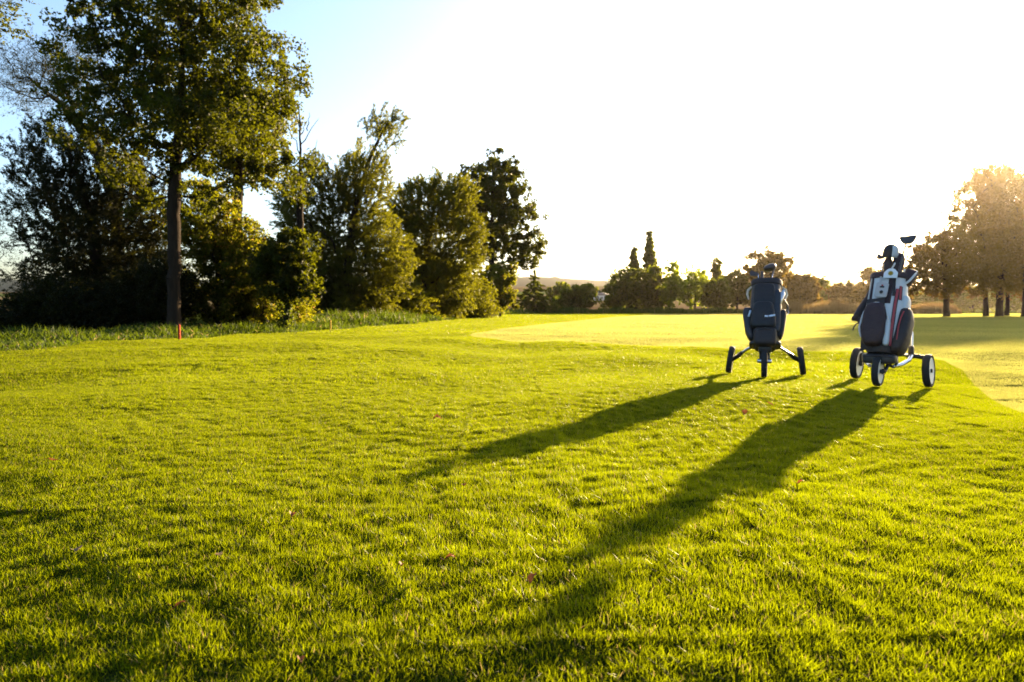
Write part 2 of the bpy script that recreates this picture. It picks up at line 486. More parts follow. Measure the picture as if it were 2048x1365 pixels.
# ------------------------------------------------------------------ grass
def blades(x, y, z, h, w, rs, lean=0.35, segs=2):
    """blade tufts as numpy mesh; arrays of positions, heights, widths"""
    n = len(x)
    a = rs.uniform(0, 2 * math.pi, n); ux, uy = np.cos(a), np.sin(a)
    la = rs.uniform(0, 2 * math.pi, n); lm = np.abs(rs.normal(0, lean, n)) * h
    lx, ly = np.cos(la) * lm, np.sin(la) * lm
    b = np.stack([x, y, z], 1)
    side = np.stack([ux, uy, np.zeros(n)], 1) * (w / 2)[:, None]
    tip = b + np.stack([lx, ly, h], 1)
    if segs == 1:
        co = np.stack([b - side, b + side, tip], 1).reshape(-1, 3)
        i = np.arange(n) * 3
        return co, [np.stack([i, i + 1, i + 2], 1)]
    mid = b + np.stack([lx * 0.33, ly * 0.33, h * 0.6], 1)
    co = np.stack([b - side, b + side, mid + side * 0.85, mid - side * 0.85, tip], 1).reshape(-1, 3)
    i = np.arange(n) * 5
    return co, [np.stack([i, i + 1, i + 2, i + 3], 1), np.stack([i + 3, i + 2, i + 4], 1)]

def patch_points(n, size, rs):
    k = int(math.sqrt(n)); g = (np.arange(k) + 0.5) / k - 0.5
    X, Y = np.meshgrid(g, g)
    j = 0.75 / k
    return (X.ravel() + rs.uniform(-j, j, k * k)) * size, (Y.ravel() + rs.uniform(-j, j, k * k)) * size

def clump(x, y, rs, lam):
    s = np.zeros(len(x))
    for _ in range(7):
        a = rs.uniform(0, 6.28); k = 6.28 / (lam * rs.uniform(0.5, 1.8))
        s += np.sin(k * (x * math.cos(a) + y * math.sin(a)) + rs.uniform(0, 6.28))
    return s / 7 ** 0.5

def make_patches(kind, mat):
    """mesh patches per level of detail: list of (size, [object...])"""
    out = []
    for lod, (size, dens, h, w, segs, nvar) in enumerate(LODS[kind]):
        var = []
        for v in range(nvar):
            rs = np.random.RandomState(100 + lod * 10 + v + (50 if kind == 'fairway' else 0))
            x, y = patch_points(dens * size * size, size * 1.04, rs)
            c = clump(x, y, rs, (0.075, 0.16, 0.4, 0.8)[lod])
            keep = rs.uniform(0, 1, len(x)) < 0.95
            x, y, c = x[keep], y[keep], c[keep]
            n = len(x)
            hh = h * np.clip(rs.normal(1, 0.28, n) + 0.38 * c, 0.25, 2.4)
            lift = (0.0045, 0.005, 0.004, 0.003)[lod] * clump(x, y, rs, (0.16, 0.3, 0.6, 1.0)[lod]) * (0.4 if kind == 'fairway' else 1.0)
            ww = w * rs.uniform(0.6, 1.3, n)
            co, f = blades(x, y, np.full(n, -0.013) + lift, hh + 0.007, ww, rs, 0.85, segs)
            me = np_mesh('grass_patch', co, f); me.materials.append(mat)
            var.append(bpy.data.objects.new('grass_patch', me))
        out.append((size, var))
    return out

LODS = {'lawn': [(0.5, 42000, 0.0085, 0.0029, 1, 7), (0.5, 13000, 0.0125, 0.0056, 1, 5), (1.0, 1800, 0.024, 0.018, 1, 5), (2.0, 480, 0.032, 0.036, 1, 4)],
        'fairway': [(0.5, 30000, 0.007, 0.0026, 1, 5), (0.5, 7000, 0.010, 0.0066, 1, 4), (1.0, 1800, 0.012, 0.018, 1, 4), (2.0, 480, 0.014, 0.036, 1, 4)]}
LOD_Y = [(0.35, 6.35), (6.35, 18.35), (18.35, 40.35), (40.35, 104.35)]

def instancer(name, pts, rots, idx, scales, protos, label, cat):
    """one stuff object that sets patches of grass on the ground"""
    me = bpy.data.meshes.new(name)
    me.vertices.add(len(pts)); me.vertices.foreach_set('co', np.asarray(pts, np.float32).ravel())
    a = me.attributes.new('rot', 'FLOAT_VECTOR', 'POINT'); a.data.foreach_set('vector', np.asarray(rots, np.float32).ravel())
    a = me.attributes.new('pick', 'INT', 'POINT'); a.data.foreach_set('value', np.asarray(idx, np.int32))
    a = me.attributes.new('scl', 'FLOAT_VECTOR', 'POINT'); a.data.foreach_set('vector', np.asarray(scales, np.float32).ravel())
    o = obj(name, me)
    ng = bpy.data.node_groups.new(name, 'GeometryNodeTree')
    ng.interface.new_socket('Geometry', in_out='INPUT', socket_type='NodeSocketGeometry')
    ng.interface.new_socket('Geometry', in_out='OUTPUT', socket_type='NodeSocketGeometry')
    N, L = ng.nodes, ng.links
    gi, go = N.new('NodeGroupInput'), N.new('NodeGroupOutput')
    g2i = N.new('GeometryNodeGeometryToInstance')
    for p in reversed(protos):
        oi = N.new('GeometryNodeObjectInfo'); oi.inputs['Object'].default_value = p
        oi.inputs['As Instance'].default_value = True
        L.new(oi.outputs['Geometry'], g2i.inputs[0])
    ip = N.new('GeometryNodeInstanceOnPoints'); ip.inputs['Pick Instance'].default_value = True
    def attr(nm, ty):
        n = N.new('GeometryNodeInputNamedAttribute'); n.data_type = ty; n.inputs['Name'].default_value = nm
        return n.outputs['Attribute']
    L.new(gi.outputs[0], ip.inputs['Points']); L.new(g2i.outputs[0], ip.inputs['Instance'])
    L.new(attr('pick', 'INT'), ip.inputs['Instance Index'])
    e2r = N.new('FunctionNodeEulerToRotation'); L.new(attr('rot', 'FLOAT_VECTOR'), e2r.inputs[0])
    L.new(e2r.outputs[0], ip.inputs['Rotation']); L.new(attr('scl', 'FLOAT_VECTOR'), ip.inputs['Scale'])
    L.new(ip.outputs[0], go.inputs[0])
    md = o.modifiers.new('scatter', 'NODES'); md.node_group = ng
    return tag(o, label, cat, kind='stuff')

def slope_euler(x, y, turn, e):
    gx = (terr(x + e, y) - terr(x - e, y)) / (2 * e); gy = (terr(x, y + e) - terr(x, y - e)) / (2 * e)
    out = []
    for a, b, t in zip(gx, gy, turn):
        q = Vector((-a, -b, 1)).normalized().to_track_quat('Z', 'Y').to_matrix()
        nrm = Vector((-a, -b, 1)).normalized()
        rot = Vector((0, 0, 1)).rotation_difference(nrm).to_matrix() @ Matrix.Rotation(t, 3, 'Z')
        out.append(tuple(rot.to_euler()))
    return out

def build_grass():
    rs = np.random.RandomState(3)
    protos = {k: make_patches(k, M[k + '_blade']) for k in ('lawn', 'fairway')}
    acc = {k: ([], [], [], [], []) for k in protos}     # pts, rots, pick, scale, flat protos
    base = {k: 0 for k in protos}
    edge_cells = {k: [] for k in protos}
    for lod, (y0, y1) in enumerate(LOD_Y):
        s = protos['lawn'][lod][0]
        gy = np.arange(y0 + s / 2, y1 + s * 0.49, s)
        cx, cyy = [], []
        for yy in gy:
            hw = 0.80 * (yy + s) + 1.2
            gx = np.arange(-math.ceil(hw / s) * s, hw + s, s)
            gx = gx[gx > edge_x(yy) - s * 0.3]
            cx.append(gx); cyy.append(np.full(len(gx), yy))
        cx, cyy = np.concatenate(cx), np.concatenate(cyy)
        # how much of each cell is fairway
        k = 5
        o = (np.arange(k) + 0.5) / k * s - s / 2
        fr = np.zeros(len(cx))
        for a in o:
            for b in o: fr += in_poly(cx + a, cyy + b)
        fr /= k * k
        mixed = (fr > 0.001) & (fr < 0.999)
        for kind in protos:
            sel = (fr >= 0.5 if kind == 'fairway' else fr < 0.5) & ~mixed
            X, Y = cx[sel], cyy[sel]
            turn = rs.randint(0, 4, len(X)) * math.pi / 2
            nv = len(protos[kind][lod][1])
            A = acc[kind]
            A[0].append(np.stack([X, Y, terr(X, Y)], 1)); A[1].extend(slope_euler(X, Y, turn, s * 0.3))
            A[2].append(base[kind] + rs.randint(0, nv, len(X)))
            sc = np.ones((len(X), 3)); sc[:, 2] = 1 + 0.16 * np.sin(X * 0.9 + Y * 0.5) + 0.10 * np.sin(X * 1.7 - Y * 2.1)
            A[3].append(sc)
            A[4].extend(protos[kind][lod][1]); base[kind] += nv
        # cells that the mowing line crosses: single blades, each on its own side of the line
        for X, Y in zip(cx[mixed], cyy[mixed]):
            dens = LODS['lawn'][lod][1] * 0.9
            x, y = patch_points(dens * s * s, s, rs)
            x += X; y += Y
            ins = in_poly(x, y)
            for kind, m in (('fairway', ins), ('lawn', ~ins)):
                if m.sum():
                    L = LODS[kind][lod]; n = int(m.sum())
                    edge_cells[kind].append((x[m], y[m], L[2] * np.clip(rs.normal(1, 0.25, n), 0.4, 1.7), L[3] * rs.uniform(0.7, 1.3, n)))
    names = {'lawn': ('lawn_grass', 'sunlit green lawn grass around the two golf trolleys', 'grass'),
             'fairway': ('fairway_grass', 'pale close-mown fairway grass behind and beside the trolleys', 'grass')}
    for kind in protos:
        A = acc[kind]; nm = names[kind]
        instancer(nm[0], np.concatenate(A[0]), A[1], np.concatenate(A[2]), np.concatenate(A[3]), A[4], nm[1], nm[2])
        if edge_cells[kind]:
            x, y, h, w = (np.concatenate(c) for c in zip(*edge_cells[kind]))
            co, f = blades(x, y, terr(x, y) - 0.011, h + 0.009, w, rs, 0.5, 1)
            tag(obj(kind + '_edge_grass', np_mesh(kind + '_edge_grass', co, f), M[kind + '_blade']),
                {'lawn': 'longer grass blades along the mowing line of the fairway', 'fairway': 'short pale grass along the curved mowing line'}[kind], 'grass', kind='stuff')
build_grass()

def build_rough_strip():
    rs = np.random.RandomState(21)
    n = 52000
    t = rs.uniform(0, 1, n) ** 1.35
    y = 6.0 + t * 92
    depth = rs.uniform(0, 1, n) ** 1.2
    wob = 0.25 * np.sin(y * 1.7) + 0.2 * np.sin(y * 0.63 + 1)
    x = edge_x(y) + wob - depth * (2.6 + 0.06 * y)
    tall = np.clip(0.45 + 0.3 * np.sin(y * 2.1 + x) + 0.3 * np.sin(y * 0.9 - x * 1.3), 0.12, 1.1)
    h = (0.06 + 0.14 * np.minimum(1, depth * 4)) * (0.45 + 0.55 * smooth01(9, 15, y)) * (1 + 0.9 * smooth01(18, 34, y)) * (0.5 + tall) * rs.uniform(0.55, 1.25, n) * (1 + y * 0.006)
    w = 0.010 + 0.0009 * y * rs.uniform(0.7, 1.3, n)
    co, f = blades(x, y, terr(x, y) - 0.02, h, w * 1.3, rs, 0.75, 2)
    tag(obj('rough_grass', np_mesh('rough_grass', co, f), M['rough_blade']), 'unmown tufted rough grass along the foot of the wood', 'grass', kind='stuff')
build_rough_strip()

def build_reeds():
    rs = np.random.RandomState(22)
    def bank(name, x0, x1, y0, y1, h0, n, mat, label):
        x = rs.uniform(x0, x1, n); y = rs.uniform(y0, y1, n)
        e = np.minimum(1, np.minimum(x - x0, x1 - x) / 1.2)
        h = h0 * (0.55 + 0.45 * e) * (0.8 + 0.16 * np.sin(x * 0.9) + 0.14 * np.sin(x * 2.3 + y)) * rs.uniform(0.6, 1.15, n)
        co, f = blades(x, y, terr(x, y) - 0.02, h, 0.06 * rs.uniform(0.6, 1.4, n), rs, 0.22, 2)
        tag(obj(name, np_mesh(name, co, f), mat), label, 'reeds', kind='stuff')
    bank('reed_bed', 35.5, 49.5, 90, 96, 1.75, 15000, M['reed'], 'long bank of dry tan reeds between the two trolleys')
    bank('reed_clump', 52.5, 60, 91, 96, 1.5, 6000, M['reed'], 'short clump of dry reeds beside the tall lit trunk at right')
    bank('undergrowth', 5, 35.5, 97, 103, 0.9, 18000, M['rough_blade'], 'dark undergrowth at the foot of the far tree line')
build_reeds()

# ------------------------------------------------------------------ trees
def resample(pts, step):
    pts = np.asarray(pts, float); out = [pts[0]]
    for a, b in zip(pts[:-1], pts[1:]):
        m = max(1, int(math.ceil(np.linalg.norm(b - a) / step)))
        for k in range(1, m + 1): out.append(a + (b - a) * k / m)
    return np.array(out)

def skeleton(trunk, clusters, rs, step, amin, wig=0.12, up=0.12, pen=0.16):
    T = resample(trunk, step)
    cap = len(T) + len(clusters) * 14 + 10
    P = np.zeros((cap, 3)); par = np.full(cap, -1); plen = np.zeros(cap); ok = np.zeros(cap, bool)
    n = len(T); P[:n] = T
    P[1:n, :2] += rs.normal(0, step * 0.05, (n - 1, 2))
    par[1:n] = np.arange(n - 1); plen[1:n] = np.arange(1, n) * step
    ok[:n] = np.linspace(0, 1, n) >= amin
    d = np.min(np.linalg.norm(clusters[:, None, :] - T[None, ok[:n], :], axis=2), 1)
    tips = np.zeros(cap)
    for ci in np.argsort(d):
        c = clusters[ci]
        v = c - P[:n]
        dist = np.linalg.norm(v, axis=1)
        rise = v[:, 2] / (dist + 1e-6)
        cost = dist * (1 + 0.7 * np.clip(0.15 - rise, 0, 1)) + pen * plen[:n] + np.where(ok[:n], 0, 1e6)
        a = int(np.argmin(cost)); dd = dist[a]
        m = min(12, max(1, int(math.ceil(dd / step))))
        sag = np.array([rs.normal(0, wig), rs.normal(0, wig), up * (1 if rs.rand() < 0.8 else -0.6)]) * dd
        prev = a
        for k in range(1, m + 1):
            t = k / m
            p = P[a] + (c - P[a]) * t + sag * (4 * t * (1 - t)) * -0.5 + rs.normal(0, wig * 0.12 * dd / m, 3) * (k < m)
            if n >= cap: break
            P[n] = p; par[n] = prev; plen[n] = plen[prev] + dd / m; ok[n] = True
            prev = n; n += 1
        tips[prev] += 1
    P, par = P[:n], par[:n]
    cnt = tips[:n].copy()
    for i in range(n - 1, 0, -1): cnt[par[i]] += cnt[i]
    return P, par, np.maximum(cnt, 1), len(T)

def wood_mesh(name, P, par, cnt, r0, rtip, nT, k):
    ex = math.log(max(r0 / rtip, 1.5)) / math.log(max(cnt.max(), 2))
    r = rtip * cnt ** ex
    flare = 1 + 0.45 * np.exp(-np.arange(nT) / 1.2)
    r[:nT] = np.maximum(r[:nT], r0 * np.linspace(1, 0.18, nT)) * flare
    i = np.arange(1, len(P)); p = par[i]
    d = P[i] - P[p]; d /= np.linalg.norm(d, axis=1)[:, None] + 1e-9
    a = np.where(np.abs(d[:, 2:3]) < 0.9, np.array([[0, 0, 1.0]]), np.array([[1.0, 0, 0]]))
    u = np.cross(a, d); u /= np.linalg.norm(u, axis=1)[:, None]; w = np.cross(d, u)
    th = np.linspace(0, 2 * math.pi, k, endpoint=False)
    dirs = np.cos(th)[None, :, None] * u[:, None, :] + np.sin(th)[None, :, None] * w[:, None, :]
    rp = np.minimum(r[p], r[i] * 1.5)
    A = P[p][:, None, :] + dirs * rp[:, None, None] - d[:, None, :] * (rp * 0.2)[:, None, None]
    B = P[i][:, None, :] + dirs * r[i][:, None, None]
    co = np.concatenate([A, B], 1).reshape(-1, 3)
    m = len(i); b = (np.arange(m) * 2 * k)[:, None]; j = np.arange(k)[None, :]; j2 = (np.arange(k)[None, :] + 1) % k
    q = np.stack([b + j, b + j2, b + k + j2, b + k + j], 2).reshape(-1, 4)
    return np_mesh(name, co, q, True)

def unit(v):
    return v / (np.linalg.norm(v, axis=-1, keepdims=True) + 1e-9)

def leaf_mesh(name, cl, centre, per, rad, L, W, style, rs, tri=False):
    if tri: per, L, W = int(per * 1.75), L * 0.95, W * 1.0
    n = len(cl) * per
    ci = np.repeat(np.arange(len(cl)), per)
    C = cl[ci]
    rad = (rad * rs.uniform(0.6, 1.45, len(cl)))[ci] if style != 'willow' else rad * np.ones(n)
    out = unit(cl - centre)
    if style == 'willow':
        tw = 7                                       # twigs per cluster
        D = unit(out[:, None, :] * 0.7 + rs.normal(0, 0.45, (len(cl), tw, 3)) + np.array([0, 0, 0.55]))
        off = rs.normal(0, rad[0] * 0.45, (len(cl), tw, 3))
        ti = rs.randint(0, tw, n)
        d = D[ci, ti]; t = rs.uniform(-0.7, 1.25, n)
        p = C + off[ci, ti] + d * (t * rad)[:, None]
        p[:, 2] -= 0.28 * rad * np.clip(t, 0, 2) ** 2
        p += rs.normal(0, rad[0] * 0.07, (n, 3))
        ax = unit(d + rs.normal(0, 0.55, (n, 3)) + np.array([0, 0, -0.25]))
    elif style == 'conifer':
        D = unit(out * np.array([1, 1, 0.15]) + rs.normal(0, 0.25, out.shape) + np.array([0, 0, -0.18]))
        d = D[ci]; t = rs.uniform(-0.8, 1.0, n)
        p = C + d * (t * rad)[:, None] + rs.normal(0, 0.16, (n, 3)) * rad[:, None] * np.array([1, 1, 0.55])
        ax = unit(d + rs.normal(0, 0.5, (n, 3)))
    else:
        sub = 6
        S = rs.normal(0, 0.62, (len(cl), sub, 3)) * np.array([1, 1, 0.75])
        si = rs.randint(0, sub, n)
        g = rs.normal(0, 1, (n, 3)); g /= np.maximum(1, np.linalg.norm(g, axis=1) / 1.7)[:, None]
        p = C + (S[ci, si] + g * 0.30) * rad[:, None]
        ax = unit(rs.normal(0, 1, (n, 3)) + np.array([0, 0, -0.25]))
    nr = unit(rs.normal(0, 1, (n, 3)) + np.array([0, 0, 0.5]))
    sd = unit(np.cross(ax, nr)); nn = np.cross(sd, ax)
    s = rs.uniform(0.6, 1.3, n)[:, None]
    l = ax * L * 0.5 * s; w = sd * W * 0.5 * s; f = nn * W * 0.22 * s
    if tri:
        co = np.stack([p - l + w * 0.8, p - l * 0.6 - w * 0.9 + f, p + l], 1).reshape(-1, 3)
        i = np.arange(n) * 3
        return np_mesh(name, co, np.stack([i, i + 1, i + 2], 1))
    co = np.stack([p - l, p + w - l * 0.1 + f, p + l, p - w - l * 0.1 + f], 1).reshape(-1, 3)
    i = np.arange(n) * 4
    return np_mesh(name, co, np.stack([i, i + 1, i + 2, i + 3], 1))

def fill(lobes, n, rs, mind):
    """cluster centres through the volume of the lobes, thicker near the skin"""
    vol = np.array([l[3] * l[4] * l[5] for l in lobes]); vol = vol / vol.sum()
    pts = np.zeros((0, 3)); tries = 0
    while len(pts) < n and tries < 60:
        tries += 1
        k = rs.choice(len(lobes), n, p=vol)
        Lb = np.array(lobes)[k]
        v = unit(rs.normal(0, 1, (n, 3))) * (rs.uniform(0, 1, n) ** 0.42 * rs.uniform(0.8, 1.16, n))[:, None]
        c = Lb[:, :3] + v * Lb[:, 3:6]
        for q in c:
            if q[2] < 0.25: continue
            if len(pts) == 0 or np.min(np.sum((pts - q) ** 2, 1)) > mind * mind:
                pts = np.vstack([pts, q])
                if len(pts) >= n: break
        mind *= 0.93
    return pts

def tree(name, label, Y, trunk, lobes, n=120, per=200, style='broad', leaf=None, mat='oak_leaf', bark='bark', r0=0.2, rad=None, seed=1,
         cat='tree', group=None, amin=0.3, depth=1.0, dmul=1.0, rtip=None, sides=6, pen=0.16, clump=None):
    """trunk: photo pixels of the stem from base up; lobes: (x, y, rx, ry[, back]) photo pixels of the crown masses at distance Y"""
    rs = np.random.RandomState(seed)
    b = px(trunk[0][0], trunk[0][1], Y); b[2] = float(terr(b[0], b[1])) - 0.05
    tp = [np.zeros(3)]
    for t in trunk[1:]:
        q = px(t[0], t[1], Y) - b; q[1] = t[2] if len(t) > 2 else 0.0
        tp.append(q)
    lb = []
    for l in lobes:
        c = px(l[0], l[1], Y) - b
        rx, rz = l[2] / 1365 * Y, l[3] / 1365 * Y
        c[1] = (l[4] if len(l) > 4 else rs.uniform(-0.35, 0.35) * rx)
        lb.append((c[0], c[1], c[2], rx, depth * 0.9 * (rx + rz) / 2 if rx < 2.2 * rz else depth * rx * 0.7, rz))
    vol = sum(l[3] * l[4] * l[5] for l in lb) * 4.19
    mind = dmul * (vol / n) ** (1 / 3) * 0.75
    cl = fill(lb, n, rs, mind)
    if clump: rad = mind * clump
    if rad is None: rad = mind * (0.80 if style == 'willow' else 0.72)
    step = max(0.25, mind * 0.5)
    P, par, cnt, nT = skeleton(np.array(tp), cl, rs, step, amin, pen=pen)
    if rtip is None: rtip = max(0.006, Y * 0.00022)
    root = empty(name, tuple(b))
    tag(root, label, cat, group)
    obj('trunk', wood_mesh('trunk', P, par, cnt, r0, rtip, nT, sides), M[bark], root)
    L, W = leaf if leaf else (max(0.09, Y * 0.0042), max(0.055, Y * 0.0028))
    centre = np.average(np.array([l[:3] for l in lb]), axis=0, weights=[l[3] for l in lb])
    cr = obj('crown', leaf_mesh('crown', cl, centre, per, rad, L, W, style, rs, style == 'willow' and Y > 21), M[mat], root)
    cr['kind'] = 'stuff'
    return root

GW = 'trees of the wood on the left'
GF = 'trees along the far edge of the course'
GR = 'tall trees around the low sun'

oak = tree('oak_tree', 'tall spreading oak with bare lower trunk behind the red stake', 19.5,
     [(348, 664), (349, 520), (347, 430), (352, 330), (362, 190), (366, 40), (370, -120)],
     [(345, 110, 190, 130), (220, 130, 105, 105), (470, 170, 115, 110), (340, -50, 190, 110), (200, 40, 85, 60), (560, 175, 48, 42), (510, 330, 95, 50),
      (390, 270, 150, 65), (215, 275, 95, 70), (450, 410, 60, 40), (275, 370, 70, 50), (480, 40, 80, 90), (590, 330, 40, 30)],
     n=300, per=270, leaf=(0.105, 0.07), mat='oak_leaf', r0=0.175, seed=4, amin=0.36, group=GW, sides=7, pen=0.34, clump=0.60)
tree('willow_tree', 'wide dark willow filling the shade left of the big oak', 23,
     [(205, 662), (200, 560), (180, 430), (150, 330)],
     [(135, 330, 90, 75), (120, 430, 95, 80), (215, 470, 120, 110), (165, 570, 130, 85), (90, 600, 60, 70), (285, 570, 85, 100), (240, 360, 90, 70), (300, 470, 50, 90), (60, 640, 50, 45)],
     n=380, per=200, style='willow', leaf=(0.125, 0.042), mat='shaded_willow_leaf', r0=0.3, seed=7, amin=0.05, group=GW)
tree('willow_tree', 'thin feathery willow bough against the sky left of the oak crown', 27,
     [(225, 655), (235, 420), (190, 290), (120, 205), (60, 160)],
     [(95, 160, 75, 55), (150, 120, 55, 50), (60, 200, 45, 30), (170, 190, 50, 60)],
     n=110, per=130, style='willow', leaf=(0.10, 0.026), mat='shaded_willow_leaf', r0=0.2, seed=9, amin=0.45, group=GW, rad=0.55)
tree('birch_tree', 'drooping birch twigs in the top corner of the sky', 12,
     [(-320, 690), (-310, 400), (-280, 100), (-240, -150)],
     [(-30, 20, 60, 62), (-120, -60, 110, 90), (-250, -120, 160, 140), (-240, 60, 110, 90), (10, 30, 28, 40), (20, 10, 24, 24), (0, 75, 16, 26)],
     n=190, per=150, style='willow', leaf=(0.06, 0.03), mat='oak_leaf', r0=0.14, seed=12, amin=0.4, group=GW)
tree('willow_sapling', 'wispy sapling at the far left edge of the wood', 25,
     [(-55, 655), (-50, 560), (-35, 430)],
     [(-10, 440, 42, 60), (-25, 520, 45, 50), (5, 500, 30, 35), (-60, 420, 60, 80)],
     n=70, per=70, style='willow', leaf=(0.09, 0.026), mat='shaded_willow_leaf', r0=0.07, seed=14, amin=0.2, group=GW, rad=0.6)
tree('ash_tree', 'tree with a bare dark stem behind the right side of the oak', 27,
     [(480, 648), (474, 430), (478, 330), (485, 230)],
     [(480, 270, 80, 80), (525, 230, 60, 55), (440, 300, 60, 60), (500, 330, 60, 45)],
     n=120, per=140, leaf=(0.13, 0.08), mat='willow_leaf', r0=0.2, seed=15, amin=0.6, group=GW)
tree('hazel_bush', 'yellow-green hazel bush glowing right of the oak trunk', 22.5,
     [(440, 660), (438, 600), (435, 520)],
     [(415, 450, 60, 85), (455, 510, 75, 80), (420, 590, 85, 55), (520, 540, 60, 65), (500, 605, 75, 45), (395, 400, 45, 40)],
     n=300, per=190, style='broad', leaf=(0.095, 0.06), mat='bush_leaf', r0=0.12, seed=16, amin=0.0, cat='bush', group=GW)
tree('dead_tree', 'thin dead stem with bare forked top rising above the wood', 26,
     [(598, 650), (601, 520), (600, 400), (601, 300), (598, 215)],
     [(612, 330, 24, 20), (600, 390, 26, 24)],
     n=16, per=60, leaf=(0.12, 0.075), mat='oak_leaf', r0=0.13, seed=18, amin=0.5, group=GW)
def dead_twigs():
    root = [o for o in bpy.data.objects if o.name.startswith('dead_tree')][0]
    b = np.array(root.location)
    m = MB()
    rs = np.random.RandomState(4)
    for (x0, y0, x1, y1) in ((601, 290, 632, 232), (600, 310, 576, 248), (615, 262, 618, 225), (599, 255, 588, 212), (601, 270, 612, 240), (601, 340, 640, 285)):
        a, c = px(x0, y0, 26) - b, px(x1, y1, 26) - b
        a[1] = c[1] = 0; c[1] = rs.uniform(-0.4, 0.4)
        pts = [a + (c - a) * t + rs.normal(0, 0.03, 3) * (0 < t < 1) for t in np.linspace(0, 1, 6)]
        m.tube(pts, np.linspace(0.026, 0.008, 6), 5)
    o = m.build('bare_branches', M['grey_bark'], root); o['kind'] = 'stuff'
dead_twigs()
ivyt = tree('ivy_tree', 'small round tree with a leaning ivy-covered trunk in front of the wood', 20.5,
     [(566, 661), (580, 600), (588, 560), (578, 510), (575, 470)],
     [(575, 525, 55, 50), (605, 560, 34, 42), (540, 550, 36, 40), (580, 480, 42, 26), (570, 575, 45, 30)],
     n=105, per=130, leaf=(0.10, 0.07), mat='oak_leaf', r0=0.085, seed=19, amin=0.45, group=GW)
def ivy():
    rs = np.random.RandomState(8)
    b = np.array(ivyt.location)
    T = resample([px(x, y, 20.5) - b for x, y in ((566, 660), (580, 600), (588, 560), (580, 520))], 0.05)
    T[:, 1] = 0
    cl = T + rs.normal(0, 0.05, T.shape)
    obj('ivy', leaf_mesh('ivy', cl, T.mean(0), 45, 0.17, 0.075, 0.065, 'broad', rs), M['ivy_leaf'], ivyt)['kind'] = 'stuff'
ivy()
tree('willow_tree', 'tallest bushy willow with a leaning feathery top left of the dense willow', 36,
     [(690, 644), (698, 520), (708, 430), (738, 320), (775, 245)],
     [(700, 560, 85, 70), (640, 500, 75, 75), (730, 480, 62, 75), (735, 355, 58, 58), (772, 262, 38, 34), (680, 390, 52, 55), (615, 430, 50, 60), (655, 600, 70, 45), (745, 580, 35, 60), (590, 410, 36, 66), (632, 360, 46, 40), (790, 520, 30, 70), (700, 330, 30, 40)],
     n=480, per=210, style='willow', leaf=(0.17, 0.046), mat='willow_leaf', r0=0.3, seed=23, amin=0.08, group=GW)
tree('willow_tree', 'dense olive willow with a ragged top beside the round-crowned tree', 44,
     [(852, 640), (850, 540), (865, 430), (880, 380)],
     [(850, 560, 80, 65), (830, 470, 62, 65), (890, 420, 52, 58), (868, 378, 58, 26), (925, 430, 22, 42), (905, 530, 50, 60), (800, 560, 40, 60), (860, 600, 80, 35), (808, 430, 40, 58), (850, 392, 50, 34), (915, 392, 34, 34), (935, 480, 34, 60)],
     n=430, per=210, style='willow', leaf=(0.20, 0.06), mat='willow_leaf', r0=0.3, seed=25, amin=0.05, group=GW)
tree('spruce_tree', 'small dark spruce at the right end of the willows', 52,
     [(940, 636), (940, 560), (941, 485)],
     [(941, 505, 9, 20), (941, 535, 22, 20), (941, 565, 34, 20), (941, 598, 44, 24)],
     n=110, per=110, style='conifer', leaf=(0.26, 0.10), mat='bush_leaf', r0=0.14, seed=27, amin=0.1, group=GW)
tree('round_crowned_tree', 'large round-crowned tree standing at the end of the wood', 62,
     [(985, 632), (985, 560), (983, 500), (985, 400), (985, 330)],
     [(985, 395, 62, 70), (1000, 338, 40, 30), (945, 420, 34, 60), (1030, 430, 45, 55), (1062, 485, 32, 36), (990, 480, 62, 40), (950, 490, 36, 36), (1045, 520, 36, 20), (930, 350, 16, 20)],
     n=210, per=170, pen=0.3, clump=0.60, leaf=(0.26, 0.17), mat='oak_leaf', r0=0.30, seed=29, amin=0.32, group=GW)
tree('leafy_bush', 'bright leafy bush under the round-crowned tree', 58,
     [(1000, 632), (1000, 600), (1000, 570)],
     [(992, 570, 36, 40), (1010, 600, 22, 26), (965, 600, 38, 30), (1005, 545, 25, 22)],
     n=90, per=120, leaf=(0.24, 0.17), mat='bush_leaf', r0=0.1, seed=31, amin=0.0, cat='bush', group=GW)

for k, (x, yb, Y, lo, mt, lab, nn) in enumerate([
    (120, 664, 21, [(120, 620, 70, 50), (60, 640, 50, 35), (180, 630, 60, 50)], 'shaded_willow_leaf', 'low dark bush at the left end of the wood', 190),
    (285, 664, 21, [(280, 610, 55, 62), (320, 590, 40, 60), (240, 640, 50, 40)], 'shaded_willow_leaf', 'dark bush in deep shade just left of the oak trunk', 190),
    (500, 656, 24, [(500, 620, 60, 40), (560, 615, 45, 45), (530, 580, 35, 35)], 'bush_leaf', 'low bush left of the ivy-covered tree', 130),
    (640, 645, 35, [(640, 615, 40, 34), (615, 600, 30, 40), (680, 622, 36, 24)], 'willow_leaf', 'low bush at the foot of the tall willow', 110),
    (775, 642, 40, [(780, 605, 34, 40), (750, 620, 34, 26), (810, 615, 30, 30)], 'willow_leaf', 'shaded bush between the two tall willows', 140),
    (900, 637, 49, [(900, 608, 40, 28), (860, 615, 36, 22), (940, 612, 30, 24)], 'willow_leaf', 'low bush in front of the dense olive willow', 130),
]):
    tree('undergrowth_bush', lab, Y, [(x, yb), (x, yb - 30), (x, yb - 60)], lo, n=nn, per=170, style='willow', rad=Y * 0.020, leaf=(max(0.09, Y * 0.0044), max(0.05, Y * 0.0020)), mat=mt, r0=0.06, seed=140 + k, amin=0.0, cat='bush', group='bushes under the wood')

